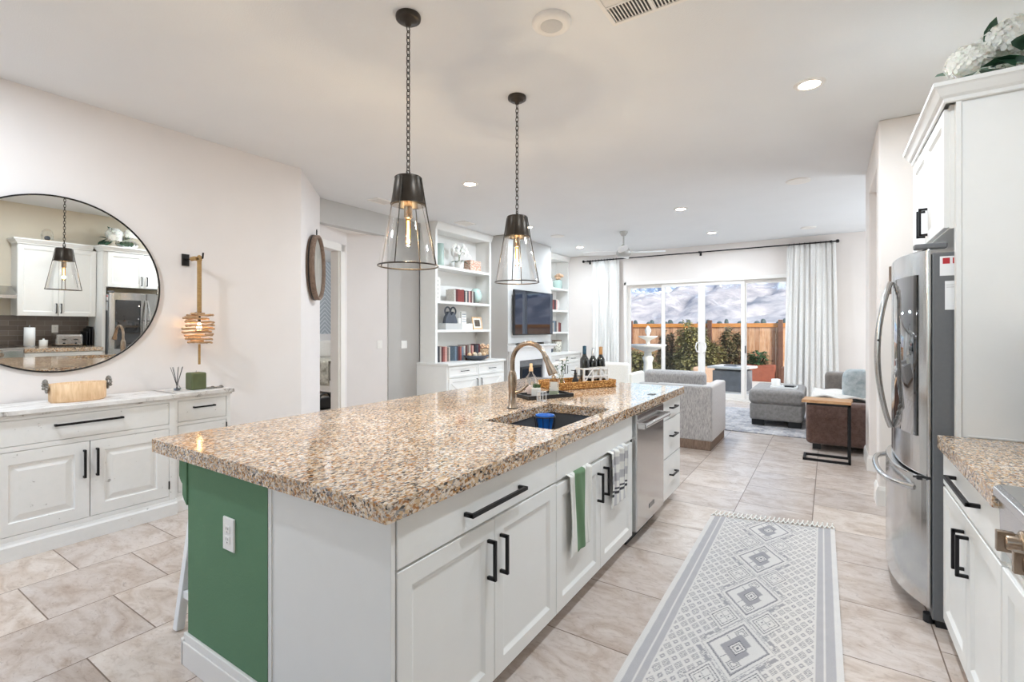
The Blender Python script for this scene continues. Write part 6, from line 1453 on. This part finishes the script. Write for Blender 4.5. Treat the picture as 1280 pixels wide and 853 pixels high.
def armchair_w(cx, cy, label):
    t = thing('lounge_chair', label, 'armchair', (cx, cy, 0), 0)
    MB().box(cx - .36, cx + .36, cy - .35, cy + .35, .16, .45).build('seat', 'offwhite_fab', t, bevel=.05, seg=4); MB().box(cx - .36, cx + .36, cy - .42, cy - .28, .16, .80).build('backrest', 'offwhite_fab', t, bevel=.05, seg=4)
    for s_ in (-1, 1): MB().box(cx + s_ * .36 - .05, cx + s_ * .36 + .05, cy - .35, cy + .35, .16, .62).build('arm', 'offwhite_fab', t, bevel=.04, seg=4)
    for i in (-1, 1):
        for j in (-1, 1): MB().bar((cx + i * .3, cy + j * .3, .014), (cx + i * .3, cy + j * .3, .17), .035).build('leg', 'clockwood', t)
armchair_w(-3.28, 8.6, 'cream upholstered chair by the left curtain behind the wine bottles')
# ottoman
ot = thing('ottoman', 'large square charcoal grey ottoman on the rug before the glass doors', 'ottoman', (-.63, 8.25, .014))
MB().box(-.96, -.30, 7.76, 8.80, .10, .335).build('base_box', 'ottoman', ot, bevel=.03, seg=4); MB().box(-.975, -.285, 7.745, 8.815, .325, .535).build('top_cushion', 'ottoman', ot, bevel=.065, seg=5)
for x in (-.86, -.40):
    for y in (7.86, 8.70): MB().box(x - .08, x + .08, y - .04, y + .04, .014, .10).build('foot', 'blackp', ot, bevel=.004)
t = thing('serving_tray', 'white rectangular tray on top of the grey ottoman', 'tray', (-.55, 8.15, .535)); m = MB().box(-.72, -.38, 7.98, 8.32, .536, .548)
for q_ in ((-.72, -.38, 7.98, 7.99), (-.72, -.38, 8.31, 8.32), (-.72, -.71, 7.98, 8.32), (-.39, -.38, 7.98, 8.32)): m.box(*q_, .548, .562)
m.build('tray_body', 'white2', t, bevel=.002)
lathe_thing('candle_jar', 'white candle jar at the left of the ottoman tray', 'candle', Vector((-.66, 8.20, .549)), [(.055, 0), (.06, .01), (.06, .10), (.052, .105), (.05, .08), (0, .08)], 'ceramic')
tag(MB().box(-.54, -.42, 8.08, 8.18, .549, .572).build('remote_control', 'blackp', None, bevel=.006), 'black remote control lying on the ottoman tray', 'remote control')
tag(MB().box(-.56, -.40, 8.19, 8.27, .549, .575).build('coaster_stack', 'wall_grey', None, bevel=.004), 'small grey coaster stack behind the remote control', 'coasters')
# sofa along the right side, seen from its near end
so = thing('sofa', 'brown and grey suede sofa at the right with its side towards the camera', 'sofa', (.9, 7.5, .03))
MB().box(-.205, 1.75, 6.63, 8.95, .08, .33).build('base', 'suede', so, bevel=.04, seg=4)
MB().box(-.225, 1.80, 6.60, 6.82, .07, .56).build('near_arm', 'suede', so, bevel=.05, seg=5)
MB().box(-.05, 1.80, 8.25, 8.55, .07, .78).build('far_arm', 'taupe', so, bevel=.06, seg=5)
MB().box(-.12, 1.2, 6.84, 7.52, .32, .555).build('seat_cushion', 'taupe', so, bevel=.06, seg=5); MB().box(-.12, 1.2, 7.54, 8.24, .32, .55).build('seat_cushion', 'taupe', so, bevel=.06, seg=5)
MB().box(1.2, 1.8, 6.7, 8.5, .3, .92).build('backrest', 'taupe', so, bevel=.10, seg=5)
for x in (-.12, 1.6):
    for y in (6.72, 8.4): MB().box(x - .04, x + .04, y - .04, y + .04, 0.0, .08).build('foot', 'blackp', so)
tag(MB().blob((.30, 7.05, .72), (.34, .22, .40), .5).build('throw_pillow', 'pillow', None), 'pale blue-grey velvet pillow on the sofa behind the side table', 'pillow')
tag(MB().blob((.70, 7.05, .70), (.36, .24, .34), .5).build('throw_pillow', 'linen', None), 'paler pillow at the right beside the blue-grey one, half hidden by the wall', 'pillow')
tag(sheet(lambda u, v: (-.17 + .62 * u, 6.80 + .9 * v + .02 * sin(u * 8), .575 + .035 * abs(sin(u * 7 + v * 5)) * (1 - .3 * v)), 36, 30).build('throw_blanket', 'throw', None, solid=.02), 'cream fleece throw bunched on the sofa seat', 'blanket')
# C-shaped side table
st = thing('side_table', 'C-shaped side table with live edge wood top and black metal frame', 'side table', (-.03, 6.2, 0))
tp = []; rr = random.Random(8)
for k in range(13): tp.append((-.245 + .435 * k / 12, 6.055 + rr.uniform(-.006, .006)))
for k in range(13): tp.append((.215 - .435 * k / 12, 6.345 + rr.uniform(-.008, .008)))
MB().prism(tp, .615, .645, 'z').build('table_top', 'tabletop', st, bevel=.003)
m = MB(); w_ = .024
for yy in (6.075, 6.325):
    m.bar((-.235, yy, .012), (.19, yy, .012), w_, w_); m.bar((.178, yy, .0), (.178, yy, .615), w_, w_, up=X_); m.bar((-.20, yy, .603), (.19, yy, .603), w_, w_)
m.bar((-.223, 6.063, .012), (-.223, 6.337, .012), w_, w_)
m.bar((.178, 6.08, .02), (.178, 6.32, .60), .02, .02, up=X_); m.bar((.178, 6.32, .02), (.178, 6.08, .60), .02, .02, up=X_); m.build('frame', 'black', st)
